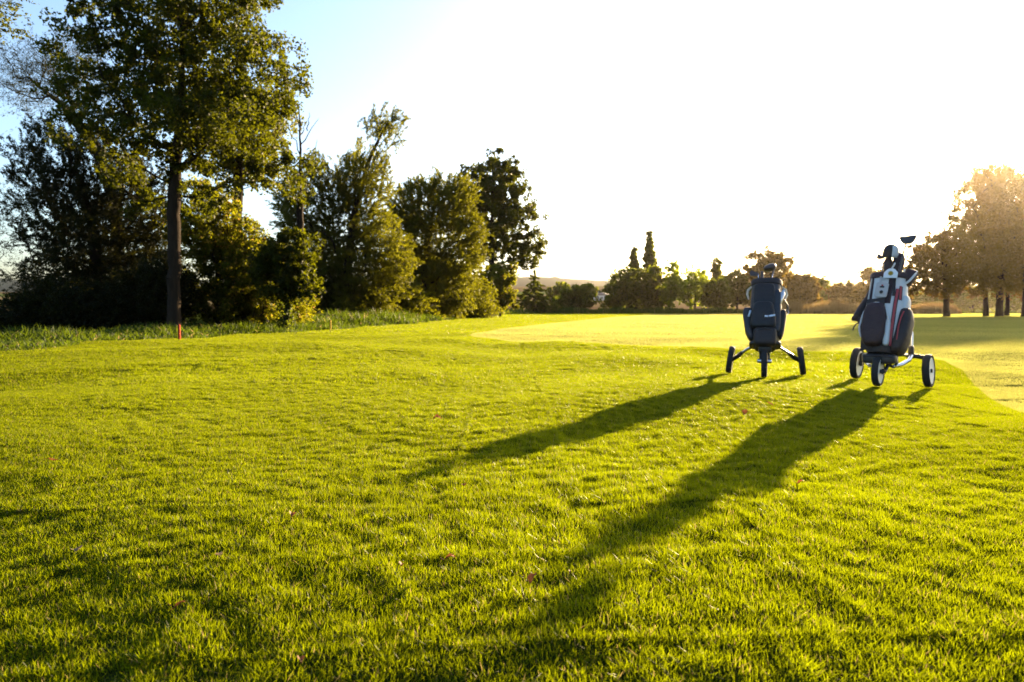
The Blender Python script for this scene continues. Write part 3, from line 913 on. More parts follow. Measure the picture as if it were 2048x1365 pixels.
# far edge
FT = [
    ('fir_tree', 'dark pointed fir standing alone right of the round-crowned tree', 100, [(1068, 628), (1068, 590), (1069, 548)],
     [(1069, 557, 8, 16), (1067, 580, 20, 18), (1064, 605, 34, 20)], 150, 110, 'conifer', 'far_leaf', 0.16),
    ('low_bush', 'low clipped bush at the foot of the dark fir', 99, [(1098, 628), (1098, 622)], [(1096, 619, 26, 9), (1112, 620, 14, 8)], 30, 80, 'broad', 'bush_leaf', 0.08),
    ('bushy_tree', 'round bushy tree alone in front of the tan field', 104, [(1152, 628), (1152, 605), (1152, 580)],
     [(1150, 600, 34, 26), (1165, 585, 22, 17), (1140, 608, 26, 20)], 80, 110, 'broad', 'far_leaf', 0.2),
    ('thicket', 'broad dark thicket under the two poplars', 106, [(1272, 628), (1272, 600), (1270, 560)],
     [(1272, 580, 55, 42), (1305, 575, 26, 48), (1232, 602, 30, 26), (1320, 600, 22, 28)], 170, 110, 'broad', 'far_leaf', 0.25),
    ('poplar_tree', 'shorter slim poplar behind the dark thicket', 122, [(1268, 627), (1268, 560), (1268, 500)],
     [(1268, 514, 6, 20), (1268, 535, 8, 24), (1268, 558, 9, 26), (1268, 590, 8, 25)], 170, 60, 'broad', 'far_leaf', 0.2),
    ('poplar_tree', 'tallest slim poplar pointing above the far tree line', 122, [(1298, 627), (1298, 550), (1299, 470)],
     [(1299, 487, 6, 22), (1299, 505, 9, 24), (1298, 525, 11, 26), (1298, 545, 12, 26), (1298, 570, 12, 30)], 230, 60, 'broad', 'far_leaf', 0.25),
    ('lime_tree', 'bright lime-green young tree right of the dark thicket', 103, [(1338, 629), (1342, 600), (1345, 545)],
     [(1346, 550, 15, 25), (1352, 575, 16, 24), (1340, 580, 14, 30)], 55, 60, 'broad', 'lime_leaf', 0.12),
    ('leafy_tree', 'yellow-green leafy tree between the lime tree and the short poplar', 106, [(1390, 628), (1390, 600), (1392, 550)],
     [(1392, 570, 24, 34), (1375, 590, 18, 26), (1408, 585, 16, 30)], 62, 60, 'broad', 'lime_leaf', 0.16),
    ('poplar_tree', 'stubby poplar with a blunt top left of the navy bag', 118, [(1432, 627), (1432, 570), (1432, 520)],
     [(1432, 535, 7, 18), (1432, 552, 9, 26), (1432, 580, 10, 35)], 150, 60, 'broad', 'far_leaf', 0.2),
    ('leafy_tree', 'dark leafy tree under the blunt poplar', 105, [(1432, 628), (1432, 600), (1430, 565)], [(1430, 590, 22, 32), (1446, 600, 16, 24)], 50, 100, 'broad', 'far_leaf', 0.15),
    ('leafy_tree', 'dull green tree just left of the navy golf bag', 108, [(1474, 628), (1474, 600), (1474, 555)], [(1474, 575, 24, 34), (1455, 595, 16, 24), (1492, 590, 16, 28)], 70, 100, 'broad', 'far_leaf', 0.15),
    ('broad_tree', 'large gold-lit tree directly behind the navy golf bag', 112, [(1540, 628), (1540, 590), (1538, 530)],
     [(1535, 535, 42, 32), (1508, 560, 30, 32), (1568, 548, 24, 34), (1535, 585, 55, 26)], 150, 110, 'broad', 'autumn_glow_leaf', 0.3),
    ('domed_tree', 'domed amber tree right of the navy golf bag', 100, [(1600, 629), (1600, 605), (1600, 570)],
     [(1600, 578, 34, 30), (1580, 592, 22, 20), (1620, 592, 20, 22)], 90, 110, 'broad', 'autumn_glow_leaf', 0.2),
    ('hazy_tree', 'hazy low tree just right of the domed amber tree', 125, [(1648, 627), (1648, 605), (1648, 575)], [(1646, 583, 16, 26), (1660, 595, 16, 20)], 45, 80, 'broad', 'far_leaf', 0.15),
    ('hazy_tree', 'hazy spreading tree above the middle of the reed bank', 120, [(1690, 627), (1690, 600), (1690, 575)],
     [(1682, 590, 28, 24), (1712, 588, 24, 26), (1700, 575, 14, 14)], 70, 90, 'broad', 'autumn_glow_leaf', 0.18),
    ('hazy_tree', 'tall hazy tree just left of the white golf bag', 112, [(1745, 628), (1745, 590), (1745, 550)],
     [(1745, 560, 24, 28), (1735, 590, 26, 28), (1770, 585, 24, 34)], 80, 100, 'broad', 'autumn_glow_leaf', 0.2),
    ('hedgerow_tree', 'hazy hedgerow tree behind the amber tree trunk', 140, [(1850, 625), (1850, 610), (1850, 590)], [(1845, 602, 40, 22), (1905, 598, 36, 26)], 90, 90, 'broad', 'far_leaf', 0.2),
    ('hedgerow_tree', 'hazy hedgerow tree between the amber tree and the slim trunk', 145, [(1945, 625), (1945, 610), (1945, 590)], [(1950, 600, 32, 24), (1925, 590, 24, 26)], 80, 90, 'broad', 'far_leaf', 0.2),
    ('hedgerow_tree', 'hazy hedgerow tree behind the thickest trunk', 142, [(2000, 625), (2000, 610), (2000, 590)], [(2000, 598, 40, 26), (2035, 602, 30, 22)], 90, 90, 'broad', 'far_leaf', 0.2),
    ('hedgerow_tree', 'hazy hedgerow tree in the gap at the right edge of the picture', 146, [(2070, 625), (2070, 610), (2070, 590)], [(2075, 598, 40, 26), (2120, 595, 40, 28)], 90, 90, 'broad', 'far_leaf', 0.2),
    ('field_tree', 'tiny round tree far off in the tan field', 300, [(1186, 606), (1186, 596), (1186, 584)], [(1186, 584, 7, 9)], 20, 60, 'broad', 'far_leaf', 0.25),
    ('field_tree', 'distant grey-green tree between the fir and the bushy tree', 170, [(1118, 616), (1118, 600), (1118, 580)], [(1114, 590, 18, 20), (1128, 585, 14, 16)], 50, 80, 'broad', 'far_leaf', 0.3),
]
for k, (nm, lab, Y, tr_, lo, n, per, st, mt, r0) in enumerate(FT):
    tree(nm, lab, Y, tr_, lo, n=n, per=per, style=st, mat=mt, r0=r0, seed=60 + k, amin=0.05 if nm != 'domed_tree' else 0.25,
         leaf=(Y * 0.0038, Y * (0.0026 if st == 'broad' else 0.0016)), cat='bush' if nm in ('low_bush', 'thicket') else 'tree', group=GF, sides=5, clump=0.55 if nm == 'poplar_tree' else None)

RT = [
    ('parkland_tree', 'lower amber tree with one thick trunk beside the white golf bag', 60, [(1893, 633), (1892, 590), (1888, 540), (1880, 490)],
     [(1850, 515, 42, 44), (1885, 500, 42, 36), (1828, 560, 30, 38), (1905, 550, 42, 40), (1865, 565, 40, 30)], 170, 120, 'autumn_glow_leaf', 0.30, 0.38),
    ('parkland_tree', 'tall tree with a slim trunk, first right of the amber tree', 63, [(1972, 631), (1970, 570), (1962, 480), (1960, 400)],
     [(1945, 430, 52, 62), (1975, 368, 42, 42), (1930, 500, 50, 55), (1975, 450, 52, 72), (1955, 560, 64, 34)], 230, 140, 'autumn_glow_leaf', 0.26, 0.38),
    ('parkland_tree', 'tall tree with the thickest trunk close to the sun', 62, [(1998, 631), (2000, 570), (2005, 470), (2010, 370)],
     [(2010, 372, 50, 48), (2030, 440, 62, 62), (1995, 510, 62, 64), (2040, 545, 58, 50)], 230, 140, 'autumn_glow_leaf', 0.36, 0.36),
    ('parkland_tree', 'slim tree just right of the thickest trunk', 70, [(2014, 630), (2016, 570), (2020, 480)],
     [(2025, 460, 40, 50), (2010, 530, 45, 50), (2050, 520, 35, 60)], 110, 110, 'autumn_glow_leaf', 0.24, 0.36),
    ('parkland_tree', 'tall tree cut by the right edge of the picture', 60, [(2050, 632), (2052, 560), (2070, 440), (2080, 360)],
     [(2080, 390, 62, 66), (2110, 460, 70, 70), (2060, 520, 60, 55), (2130, 380, 60, 70)], 190, 120, 'autumn_glow_leaf', 0.34, 0.36),
]
for k, (nm, lab, Y, tr_, lo, n, per, mt, r0, am) in enumerate(RT):
    tree(nm, lab, Y, tr_, lo, n=n, per=per, mat=mt, r0=r0 * 0.75, seed=90 + k, amin=am, leaf=(0.22, 0.15), group=GR, clump=0.64, pen=0.25)

# distant farmhouse in the fields
def farmhouse(x, y, Y, lab, yaw):
    b = px(x, y, Y); b[2] = float(terr(b[0], b[1])) - 0.2
    r = empty('farmhouse', tuple(b), (0, 0, yaw)); tag(r, lab, 'house', 'farmhouses in the far field')
    MB().box((0, 0, 1.6), (4.5, 3, 1.6)).build('wall', M['house_wall'], r, False)
    MB().add([(-4.8, -3.4, 3.1), (4.8, -3.4, 3.1), (4.8, 3.4, 3.1), (-4.8, 3.4, 3.1), (-4.8, 0, 5.6), (4.8, 0, 5.6)],
             [(0, 1, 5, 4), (2, 3, 4, 5), (3, 2, 1, 0)], [(0, 4, 3), (1, 2, 5)]).build('roof', M['house_roof'], r, False)
    for wx in (-2.6, 0, 2.6): MB().box((wx, -3.01, 1.7), (0.5, 0.04, 0.6)).build('window', M['house_glass'], r, False)
farmhouse(1200, 596, 420, 'left one of two pale houses far off in the tan field', 0.3)
farmhouse(1213, 596, 440, 'right one of two pale houses far off in the tan field', -0.4)

# ------------------------------------------------------------------ trolleys and bags
def wheel(parent, c, axis, rad, wid, rim_mat, k=32):
    """tyre with its rim, hub as sub-parts; c, axis in the trolley's frame"""
    ax = np.asarray(axis, float) / np.linalg.norm(axis)
    h = wid / 2; rr = rad * 0.80
    prof = [(rr, -h * 0.85), (rad * 0.93, -h), (rad * 0.985, -h * 0.72), (rad, -h * 0.3), (rad, h * 0.3), (rad * 0.985, h * 0.72), (rad * 0.93, h), (rr, h * 0.85), (rr, -h * 0.85)]
    t = MB().lathe(prof, c, ax, k).build('wheel', M['rubber'], parent)
    MB().lathe([(0.004, -h * 0.62), (rr * 0.35, -h * 0.55), (rr * 0.9, -h * 0.78), (rr + 0.003, -h * 0.8), (rr + 0.003, h * 0.8), (rr * 0.9, h * 0.78), (rr * 0.35, h * 0.55), (0.004, h * 0.62)],
               c, ax, k).build('rim', rim_mat, t)
    MB().lathe([(0.003, -h * 1.05), (0.016, -h * 1.0), (0.02, -h * 0.4), (0.02, h * 0.4), (0.016, h * 1.0), (0.003, h * 1.05)], c, ax, 14).build('hub', M['black_plastic'], t)
    return t

def bag_ring(z, a, b, n=2.6, k=36, tilt=0.0, y0=0.0):
    th = np.linspace(0, 2 * math.pi, k, endpoint=False)
    f = lambda v: np.sign(v) * np.abs(v) ** (2 / n)
    x, y = a * f(np.cos(th)), b * f(np.sin(th)) + y0
    return np.stack([x, y, z + tilt * y], 1)

def bag_front(prof, x, z, n=2.6):
    """y of the bag's front skin at (x, z)"""
    zz = [p[0] for p in prof]
    a = np.interp(z, zz, [p[1] for p in prof]); b = np.interp(z, zz, [p[2] for p in prof])
    return -b * (1 - np.minimum(0.985, np.abs(x / a)) ** n) ** (1 / n)

def strip_on(prof, pts, width, out, thick, n=16):
    """flat band that follows the bag's front through (x, z) points"""
    P = resample([(p[0], 0, p[1]) for p in pts], 0.02)[:, [0, 2]]
    d = np.gradient(P, axis=0); d /= np.linalg.norm(d, axis=1)[:, None]
    s = np.stack([d[:, 1], -d[:, 0]], 1)
    m = MB()
    rings = []
    for p, q in zip(P, s):
        r = []
        for sgn, o in ((-1, 0), (-1, 1), (1, 1), (1, 0)):
            x, z = p + q * sgn * width / 2
            r.append((x, bag_front(prof, x, z) - (out + thick if o else out), z))
        rings.append(r)
    return m.loft(rings)

def club(name_label, bagM, base, tip, head, head_mat, group, shaft_mat='club_steel', shaft_r=0.006):
    """club standing head up in a bag; base, tip in the bag's frame; head: function(MB, tip) adds the head"""
    r = empty('golf_club'); r.matrix_world = bagM @ Matrix.Translation(base)
    tag(r, name_label, 'golf club', group)
    b = np.zeros(3); t = np.array(tip) - np.array(base)
    MB().tube([b, b + (t - b) * 0.5, t], [shaft_r * 1.3, shaft_r, shaft_r * 0.8], 8).build('shaft', M[shaft_mat], r)
    MB().tube([b + (t - b) * 0.0, b + (t - b) * 0.25], [0.011, 0.010], 8).build('grip', M['black_plastic'], r)
    m = MB(); head(m, t); m.build('head', M[head_mat], r)
    return r

def wood_head(dx, dz, size, toe):
    def f(m, t):
        s = size
        def shape(p):
            p = p.copy(); p[:, 2] *= np.where(p[:, 0] * toe > 0, 1.0, 0.75); return p
        m.superq(t + np.array([toe * s * 0.62 + dx, 0, dz]), (s * 0.82, s * 0.62, s * 0.46), 0.75, 0.8, rot=rotm('Y', -14 * toe), fn=shape)
        m.tube([t - np.array([0, 0, 0.05]), t + np.array([toe * s * 0.15, 0, dz])], [0.008, 0.011], 8)
    return f
def iron_head(toe, s=0.075):
    def f(m, t):
        o = [(0, -0.012), (s * 0.35, -0.022), (s * 0.95, -0.018), (s * 1.1, 0.012), (s * 0.85, 0.036), (s * 0.3, 0.016), (0, 0.010)]
        o = [(a * toe, b) for a, b in o]
        if toe < 0: o = o[::-1]
        m.prism(o, t, (1, 0, 0), (0, 0, 1), (0, 1, 0), 0.016)
    return f

def place_empty(name, front_px, Y, yaw):
    p = px(front_px[0], front_px[1], Y); z = float(terr(p[0], p[1]))
    return empty(name, (p[0], p[1], z + 0.004), (0, 0, yaw)), Vector((p[0], p[1], z + 0.004))

# ---- navy bag on the slim trolley
def left_cart():
    yaw = R(-21.5)
    t, o = place_empty('golf_trolley', (1528, 763), 6.45, yaw)
    tag(t, 'slim three-wheeled push trolley with thin dark wheels carrying the navy bag', 'golf trolley', 'golf trolleys')
    def gz(x, y):   # ground height in the trolley frame
        w = Matrix.Rotation(yaw, 3, 'Z') @ Vector((x, y, 0)) + o
        return float(terr(w.x, w.y)) + 0.004 - o.z
    wheel(t, (0, 0, 0.135), (1, 0, 0), 0.135, 0.052, M['silver'])
    for s in (-1, 1):
        z = gz(s * 0.345, 0.44)
        wheel(t, (s * 0.335, 0.44, z + 0.139), (1, 0, s * 0.14), 0.140, 0.055, M['silver'])
        MB().tube([(s * 0.10, 0.30, 0.285), (s * 0.17, 0.35, 0.245), (s * 0.235, 0.40, 0.195)], [0.014, 0.014, 0.013], 10).build('wheel_arm', M['silver'], t)
        MB().tube([(s * 0.22, 0.385, 0.207), (s * 0.26, 0.42, 0.172), (s * 0.315, 0.44, z + 0.142)], [0.018, 0.023, 0.020], 10).build('arm_end', M['black_plastic'], t)
        MB().lathe([(0.002, 0.0), (0.020, 0.0), (0.020, 0.030), (0.012, 0.036), (0.002, 0.036)], (s * 0.030, 0, 0.155), (s, 0, 0), 12).build('axle_nut', M['silver'], t)
        MB().tube([(s * 0.036, 0, 0.14), (s * 0.038, 0.06, 0.22), (s * 0.036, 0.12, 0.30)], 0.011, 8).build('fork', M['black_plastic'], t)
    MB().superq((0, 0.075, 0.285), (0.062, 0.06, 0.055), 0.35, 0.35).build('fork_crown', M['black_plastic'], t)
    MB().superq((0, 0.24, 0.285), (0.125, 0.10, 0.03), 0.3, 0.4).build('frame_body', M['black_plastic'], t)
    MB().tube([(0, 0.10, 0.27), (0, 0.26, 0.32), (0, 0.40, 0.56), (0, 0.56, 0.88)], 0.017, 10).build('spine', M['black_plastic'], t)
    MB().superq((0, 0.095, 0.300), (0.145, 0.085, 0.018), 0.3, 0.5, rot=rotm('X', -25)).build('bag_rest', M['black_plastic'], t)
    MB().tube([(0.11, 0.28, 0.36), (0.14, 0.31, 0.31), (0.125, 0.30, 0.28)], 0.012, 8).build('clamp', M['silver'], t)
    MB().tube([(0, 0.56, 0.88), (-0.02, 0.60, 0.93), (-0.10, 0.61, 0.95), (0.10, 0.61, 0.95)], 0.013, 8).build('handle', M['black_plastic'], t)

    lean = R(-23)
    Mw = Matrix.Translation(o) @ Matrix.Rotation(yaw, 4, 'Z') @ Matrix.Translation((0, 0.10, 0.262)) @ Matrix.Rotation(lean, 4, 'X')
    bag = empty('golf_bag'); bag.matrix_world = Mw
    tag(bag, 'navy golf bag with charcoal side pockets strapped on the slim trolley', 'golf bag', 'golf bags')
    prof = [(0, 0.092, 0.09), (0.03, 0.108, 0.10), (0.14, 0.132, 0.12), (0.40, 0.146, 0.128), (0.60, 0.138, 0.122), (0.665, 0.132, 0.118)]
    MB().loft([bag_ring(z, a, b) for z, a, b in prof], True, False).build('body', M['charcoal_cloth'], bag)
    col = MB(); rs_ = [(0.655, 0.134, 0.120), (0.662, 0.145, 0.13), (0.70, 0.147, 0.132), (0.712, 0.140, 0.126), (0.712, 0.118, 0.104), (0.66, 0.115, 0.100)]
    col.loft([bag_ring(z, a, b, tilt=0.12) for z, a, b in rs_], False, False).build('top_collar', M['dark_cloth'], bag)
    MB().loft([bag_ring(0.664, 0.12, 0.106, tilt=0.12), bag_ring(0.672, 0.115, 0.10, tilt=0.12)]).build('club_divider', M['black_plastic'], bag)
    MB().superq((-0.015, -0.118, 0.505), (0.098, 0.036, 0.128), 0.35, 0.5).build('upper_pocket', M['navy_cloth'], bag)
    def taper(p):
        p = p.copy(); p[:, 0] *= 1 + 0.18 * np.clip(-p[:, 2] / 0.14, -1, 1); return p
    pk = MB().superq((-0.02, -0.135, 0.295), (0.108, 0.060, 0.135), 0.38, 0.5, fn=taper).build('front_pocket', M['navy_cloth'], bag)
    for x0, wd, ang in ((-0.002, 0.030, -6), (0.048, 0.058, 12)):
        MB().box((x0 + 0.012, -0.196, 0.262 + (x0 + 0.002) * 0.12), (wd / 2, 0.003, 0.0085), rotm('Y', -ang)).build('lettering', M['logo'], pk, False)
    MB().tube([(-0.115, -0.150, 0.165), (-0.06, -0.178, 0.188), (0.0, -0.186, 0.196), (0.06, -0.176, 0.192), (0.10, -0.15, 0.17)], 0.006, 6).build('zip', M['charcoal_cloth'], pk)
    low = MB().superq((0, -0.110, 0.080), (0.104, 0.070, 0.090), 0.4, 0.45).build('lower_pocket', M['dark_cloth'], bag)
    MB().tube([(-0.092, -0.155, 0.09), (-0.06, -0.179, 0.135), (0, -0.187, 0.146), (0.06, -0.179, 0.135), (0.092, -0.155, 0.09)], 0.0045, 6).build('zip', M['charcoal_cloth'], low)
    def ltaper(p):
        p = p.copy(); k = np.clip((-p[:, 2] - 0.02) / 0.16, 0, 1); p[:, 0] = p[:, 0] * (1 - 0.35 * k) + 0.055 * k; return p
    sp = MB().superq((-0.168, -0.03, 0.24), (0.042, 0.075, 0.165), 0.35, 0.5, fn=ltaper).build('side_pocket', M['charcoal_cloth'], bag)
    MB().box((-0.145, -0.109, 0.325), (0.009, 0.003, 0.034), rotm('Y', 14)).build('lettering', M['logo'], sp, False)
    MB().superq((0.150, -0.01, 0.250), (0.038, 0.074, 0.145), 0.38, 0.55, fn=lambda p: np.stack([p[:, 0] * (1 - 0.2 * np.clip(-p[:, 2] / 0.14, 0, 1)) - 0.028 * np.clip(-p[:, 2] / 0.14, 0, 1), p[:, 1], p[:, 2]], 1)).build('side_pocket', M['navy_cloth'], bag)
    MB().superq((0.092, -0.100, 0.36), (0.045, 0.030, 0.22), 0.4, 0.6).build('gusset', M['charcoal_cloth'], bag)
    # straps that catch the sun
    MB().tube([(-0.14, 0.0, 0.66), (-0.172, 0.01, 0.625), (-0.178, 0.0, 0.58), (-0.162, 0.0, 0.52)], [0.008, 0.011, 0.011, 0.006], 8).build('strap', M['cream'], bag)
    MB().tube([(0.145, 0.02, 0.66), (0.178, 0.03, 0.635), (0.188, 0.03, 0.58), (0.172, 0.02, 0.52)], [0.008, 0.012, 0.012, 0.007], 8).build('strap', M['cream'], bag)
    MB().tube([(0.165, -0.03, 0.50), (0.195, -0.03, 0.45), (0.202, -0.02, 0.41), (0.185, -0.02, 0.385)], 0.008, 8).build('carry_handle', M['black_plastic'], bag)
    MB().tube([(0.185 + 0.022 * math.cos(a), -0.02, 0.375 + 0.026 * math.sin(a)) for a in np.linspace(0, 2 * math.pi, 13)], 0.0045, 6, False).build('ring', M['silver'], bag)
    g = 'clubs in the navy bag'
    club('dark driver with a big rounded head, tallest club in the navy bag', Mw, (0.02, 0.0, 0.25), (0.055, 0.03, 0.850), wood_head(-0.075, 0.03, 0.075, 1), 'club_dark', g)
    club('iron with a bright shaft leaning out of the navy bag', Mw, (-0.03, 0.0, 0.25), (-0.082, 0.0, 0.800), iron_head(-1), 'club_dark', g, shaft_r=0.0075)
    c = empty('umbrella'); c.matrix_world = Mw @ Matrix.Translation((-0.055, 0.03, 0.25)); tag(c, 'furled dark umbrella upright between the two clubs of the navy bag', 'umbrella')
    MB().tube([(0, 0, 0), (0.008, 0, 0.40), (0.012, 0, 0.575)], [0.016, 0.016, 0.0155], 10).build('sleeve', M['club_dark'], c)
    MB().superq((0.012, 0, 0.578), (0.017, 0.017, 0.012), 0.6, 0.9).build('knob', M['club_dark'], c)
    w = MB(); gl = empty('water_bottle'); gl.matrix_world = Mw @ Matrix.Translation((0.135, -0.085, 0.505)) @ Matrix.Rotation(R(18), 4, 'Y')
    tag(gl, 'shiny silver bottle clipped to the side of the navy bag', 'bottle')
    MB().lathe([(0.002, -0.07), (0.026, -0.068), (0.029, -0.05), (0.029, 0.035), (0.022, 0.05), (0.014, 0.058)], (0, 0, 0), (0, 0, 1), 18).build('flask', M['silver'], gl)
    MB().lathe([(0.016, 0.056), (0.016, 0.078), (0.002, 0.08)], (0, 0, 0), (0, 0, 1), 14).build('stopper', M['silver'], gl)
left_cart()

# ---- white bag with glare-reddened dark panels on the white-wheeled trolley
def right_cart():
    yaw = R(-41)
    t, o = place_empty('golf_trolley', (1755, 777), 5.90, yaw)
    tag(t, 'sturdy three-wheeled push trolley with white wheel discs carrying the white bag', 'golf trolley', 'golf trolleys')
    def gz(x, y):
        w = Matrix.Rotation(yaw, 3, 'Z') @ Vector((x, y, 0)) + o
        return float(terr(w.x, w.y)) + 0.004 - o.z
    wheel(t, (0, 0, 0.130), (1, 0, 0), 0.130, 0.055, M['white_rim'])
    for s in (-1, 1):
        z = gz(s * 0.30, 0.50)
        wheel(t, (s * 0.295, 0.50, z + 0.147), (1, 0, s * 0.05), 0.148, 0.060, M['white_rim'])
        MB().tube([(s * 0.12, 0.47, 0.25), (s * 0.19, 0.49, 0.245), (s * 0.262, 0.50, 0.235)], [0.020, 0.021, 0.020], 10).build('axle_arm', M['black_plastic'], t)
        MB().superq((s * 0.258, 0.50, 0.19), (0.014, 0.022, 0.06), 0.3, 0.4).build('wheel_bracket', M['black_plastic'], t)
    MB().tube([(0.048, 0, 0.130), (0.052, 0.05, 0.150), (0.06, 0.09, 0.200), (0.045, 0.14, 0.245)], [0.016, 0.015, 0.015, 0.016], 10).build('swing_arm', M['black_plastic'], t)
    MB().lathe([(0.002, 0.0), (0.024, 0.0), (0.024, 0.022), (0.002, 0.026)], (0.030, 0, 0.130), (1, 0, 0), 14).build('axle_nut', M['black_plastic'], t)
    MB().superq((-0.005, 0.075, 0.238), (0.135, 0.085, 0.045), 0.35, 0.4).build('bag_rest', M['black_plastic'], t)
    MB().tube([(-0.11, 0.0, 0.255), (0.0, -0.02, 0.267), (0.11, 0.0, 0.255)], 0.008, 8).build('strap_bar', M['dark_cloth'], t)
    MB().tube([(0.09, 0.10, 0.170), (0.14, 0.20, 0.185), (0.17, 0.34, 0.215), (0.165, 0.46, 0.255)], 0.017, 12).build('frame_tube', M['silver'], t)
    MB().tube([(-0.09, 0.10, 0.170), (-0.14, 0.20, 0.185), (-0.17, 0.34, 0.215), (-0.165, 0.46, 0.255)], 0.017, 12).build('frame_tube', M['silver'], t)
    MB().tube([(0.04, 0.10, 0.19), (0.10, 0.11, 0.165), (0.115, 0.13, 0.20), (0.11, 0.12, 0.27)], 0.015, 8).build('hinge', M['black_plastic'], t)
    MB().tube([(-0.17, 0.46, 0.255), (0.17, 0.46, 0.255)], 0.016, 10).build('cross_bar', M['silver'], t)
    MB().superq((0.16, 0.47, 0.285), (0.022, 0.028, 0.055), 0.35, 0.4).build('hinge', M['black_plastic'], t)
    MB().tube([(0.165, 0.47, 0.33), (0.16, 0.49, 0.45), (0.10, 0.52, 0.62), (0.04, 0.58, 0.86)], 0.011, 10).build('spine', M['silver'], t)
    MB().tube([(-0.165, 0.47, 0.30), (-0.16, 0.49, 0.45), (-0.10, 0.52, 0.62), (-0.04, 0.58, 0.86)], 0.011, 10).build('spine', M['silver'], t)
    MB().tube([(-0.12, 0.62, 0.90), (-0.05, 0.60, 0.885), (0.05, 0.60, 0.885), (0.12, 0.62, 0.90)], 0.014, 8).build('handle', M['black_plastic'], t)
    MB().tube([(-0.115, 0.10, 0.33), (-0.15, 0.16, 0.42), (-0.168, 0.20, 0.50)], 0.010, 8).build('side_brace', M['silver'], t)

    lean = R(-20)
    Mw = Matrix.Translation(o) @ Matrix.Rotation(yaw, 4, 'Z') @ Matrix.Translation((0.0, 0.10, 0.270)) @ Matrix.Rotation(lean, 4, 'X')
    bag = empty('golf_bag'); bag.matrix_world = Mw
    tag(bag, 'white and glare-reddened dark golf bag with red zips on the white-wheeled trolley', 'golf bag', 'golf bags')
    prof = [(0, 0.105, 0.10), (0.03, 0.120, 0.11), (0.14, 0.150, 0.135), (0.40, 0.163, 0.140), (0.58, 0.150, 0.130), (0.70, 0.142, 0.124)]
    MB().loft([bag_ring(z, a, b) for z, a, b in prof], True, False).build('body', M['white_cloth'], bag)
    MB().loft([bag_ring(z, a, b, tilt=0.10) for z, a, b in [(0.690, 0.144, 0.126), (0.697, 0.155, 0.137), (0.735, 0.156, 0.138), (0.748, 0.149, 0.131), (0.748, 0.128, 0.110), (0.70, 0.125, 0.106)]],
              False, False).build('top_collar', M['glare_maroon_cloth'], bag)
    MB().loft([bag_ring(0.702, 0.13, 0.112, tilt=0.10), bag_ring(0.710, 0.125, 0.107, tilt=0.10)]).build('club_divider', M['black_plastic'], bag)
    # dark left half and upper panel, following the skin
    strip_on(prof, [(-0.105, 0.02), (-0.105, 0.36)], 0.12, -0.004, 0.014).build('side_panel', M['dark_cloth'], bag)
    strip_on(prof, [(-0.032, 0.43), (-0.028, 0.695)], 0.175, -0.004, 0.014).build('upper_panel', M['glare_maroon_cloth'], bag)
    strip_on(prof, [(-0.131, 0.43), (-0.128, 0.695)], 0.012, -0.002, 0.018).build('piping', M['white_cloth'], bag)
    strip_on(prof, [(-0.06, 0.40), (-0.06, 0.475)], 0.15, 0.004, 0.022).build('strap_band', M['dark_cloth'], bag)
    MB().loft([bag_ring(z, a, b) for z, a, b in [(-0.004, 0.108, 0.102), (0.03, 0.124, 0.114), (0.075, 0.136, 0.124), (0.078, 0.126, 0.114)]], True, False).build('base_band', M['dark_cloth'], bag)
    def fp(p):
        p = p.copy(); kk = p[:, 2] / 0.2; p[:, 0] *= 1 - 0.20 * np.clip(kk, 0, 1) - 0.28 * np.clip(-kk - 0.25, 0, 1); return p
    fpk = MB().superq((-0.050, -0.142, 0.230), (0.100, 0.070, 0.195), 0.45, 0.5, fn=fp).build('front_pocket', M['glare_maroon_cloth'], bag)
    arch = [(-0.050 + 0.108 * math.cos(a) * (1.0 if math.sin(a) > 0 else 1.08), -0.15, 0.235 + 0.195 * math.sin(a)) for a in np.linspace(R(-40), R(220), 26)]
    MB().tube(arch, 0.0085, 8).build('piping', M['white_cloth'], fpk)
    MB().superq((0.052, -0.126, 0.165), (0.026, 0.034, 0.120), 0.5, 0.7).build('pocket_gusset', M['white_cloth'], bag)
    for pts, w in (([(0.100, 0.57), (0.094, 0.44), (0.084, 0.05)], 0.030), ([(0.118, 0.60), (0.124, 0.47)], 0.022)):
        z = strip_on(prof, pts, w, 0.001, 0.006).build('zip_tape', M['black_plastic'], bag)
        strip_on(prof, pts, w * 0.55, 0.006, 0.005).build('zip', M['red_zip'], z)
    strip_on(prof, [(0.066, 0.68), (0.074, 0.50)], 0.020, 0.004, 0.010).build('webbing', M['dark_cloth'], bag)
    strip_on(prof, [(0.03, 0.69), (0.075, 0.585)], 0.012, 0.004, 0.008).build('webbing', M['glare_maroon_cloth'], bag)
    def rp(p):
        p = p.copy(); k = np.clip(p[:, 2] / 0.2, -1, 1); p[:, 0] *= 1 - 0.12 * k; p[:, 1] *= 1 - 0.1 * k; dn = np.clip(-k, 0, 1); p[:, 0] = p[:, 0] * (1 - 0.25 * dn) - 0.045 * dn; return p
    sp = MB().superq((0.168, -0.020, 0.205), (0.058, 0.110, 0.205), 0.42, 0.55, fn=rp).build('side_pocket', M['dark_cloth'], bag)
    MB().tube([(0.165, -0.125, 0.36), (0.150, -0.134, 0.30), (0.138, -0.134, 0.22), (0.135, -0.132, 0.10)], 0.0055, 6).build('zip', M['red_zip'], sp)
    MB().superq((0.152, 0.0, 0.46), (0.028, 0.085, 0.075), 0.5, 0.6).build('shoulder', M['white_cloth'], bag)
    # black carry strap hanging at the left
    MB().tube([(-0.135, -0.02, 0.64), (-0.155, -0.04, 0.52), (-0.185, -0.05, 0.44), (-0.205, -0.06, 0.36), (-0.23, -0.06, 0.31), (-0.255, -0.06, 0.315)],
              [0.012, 0.020, 0.028, 0.034, 0.032, 0.022], 10).build('carry_strap', M['dark_cloth'], bag)
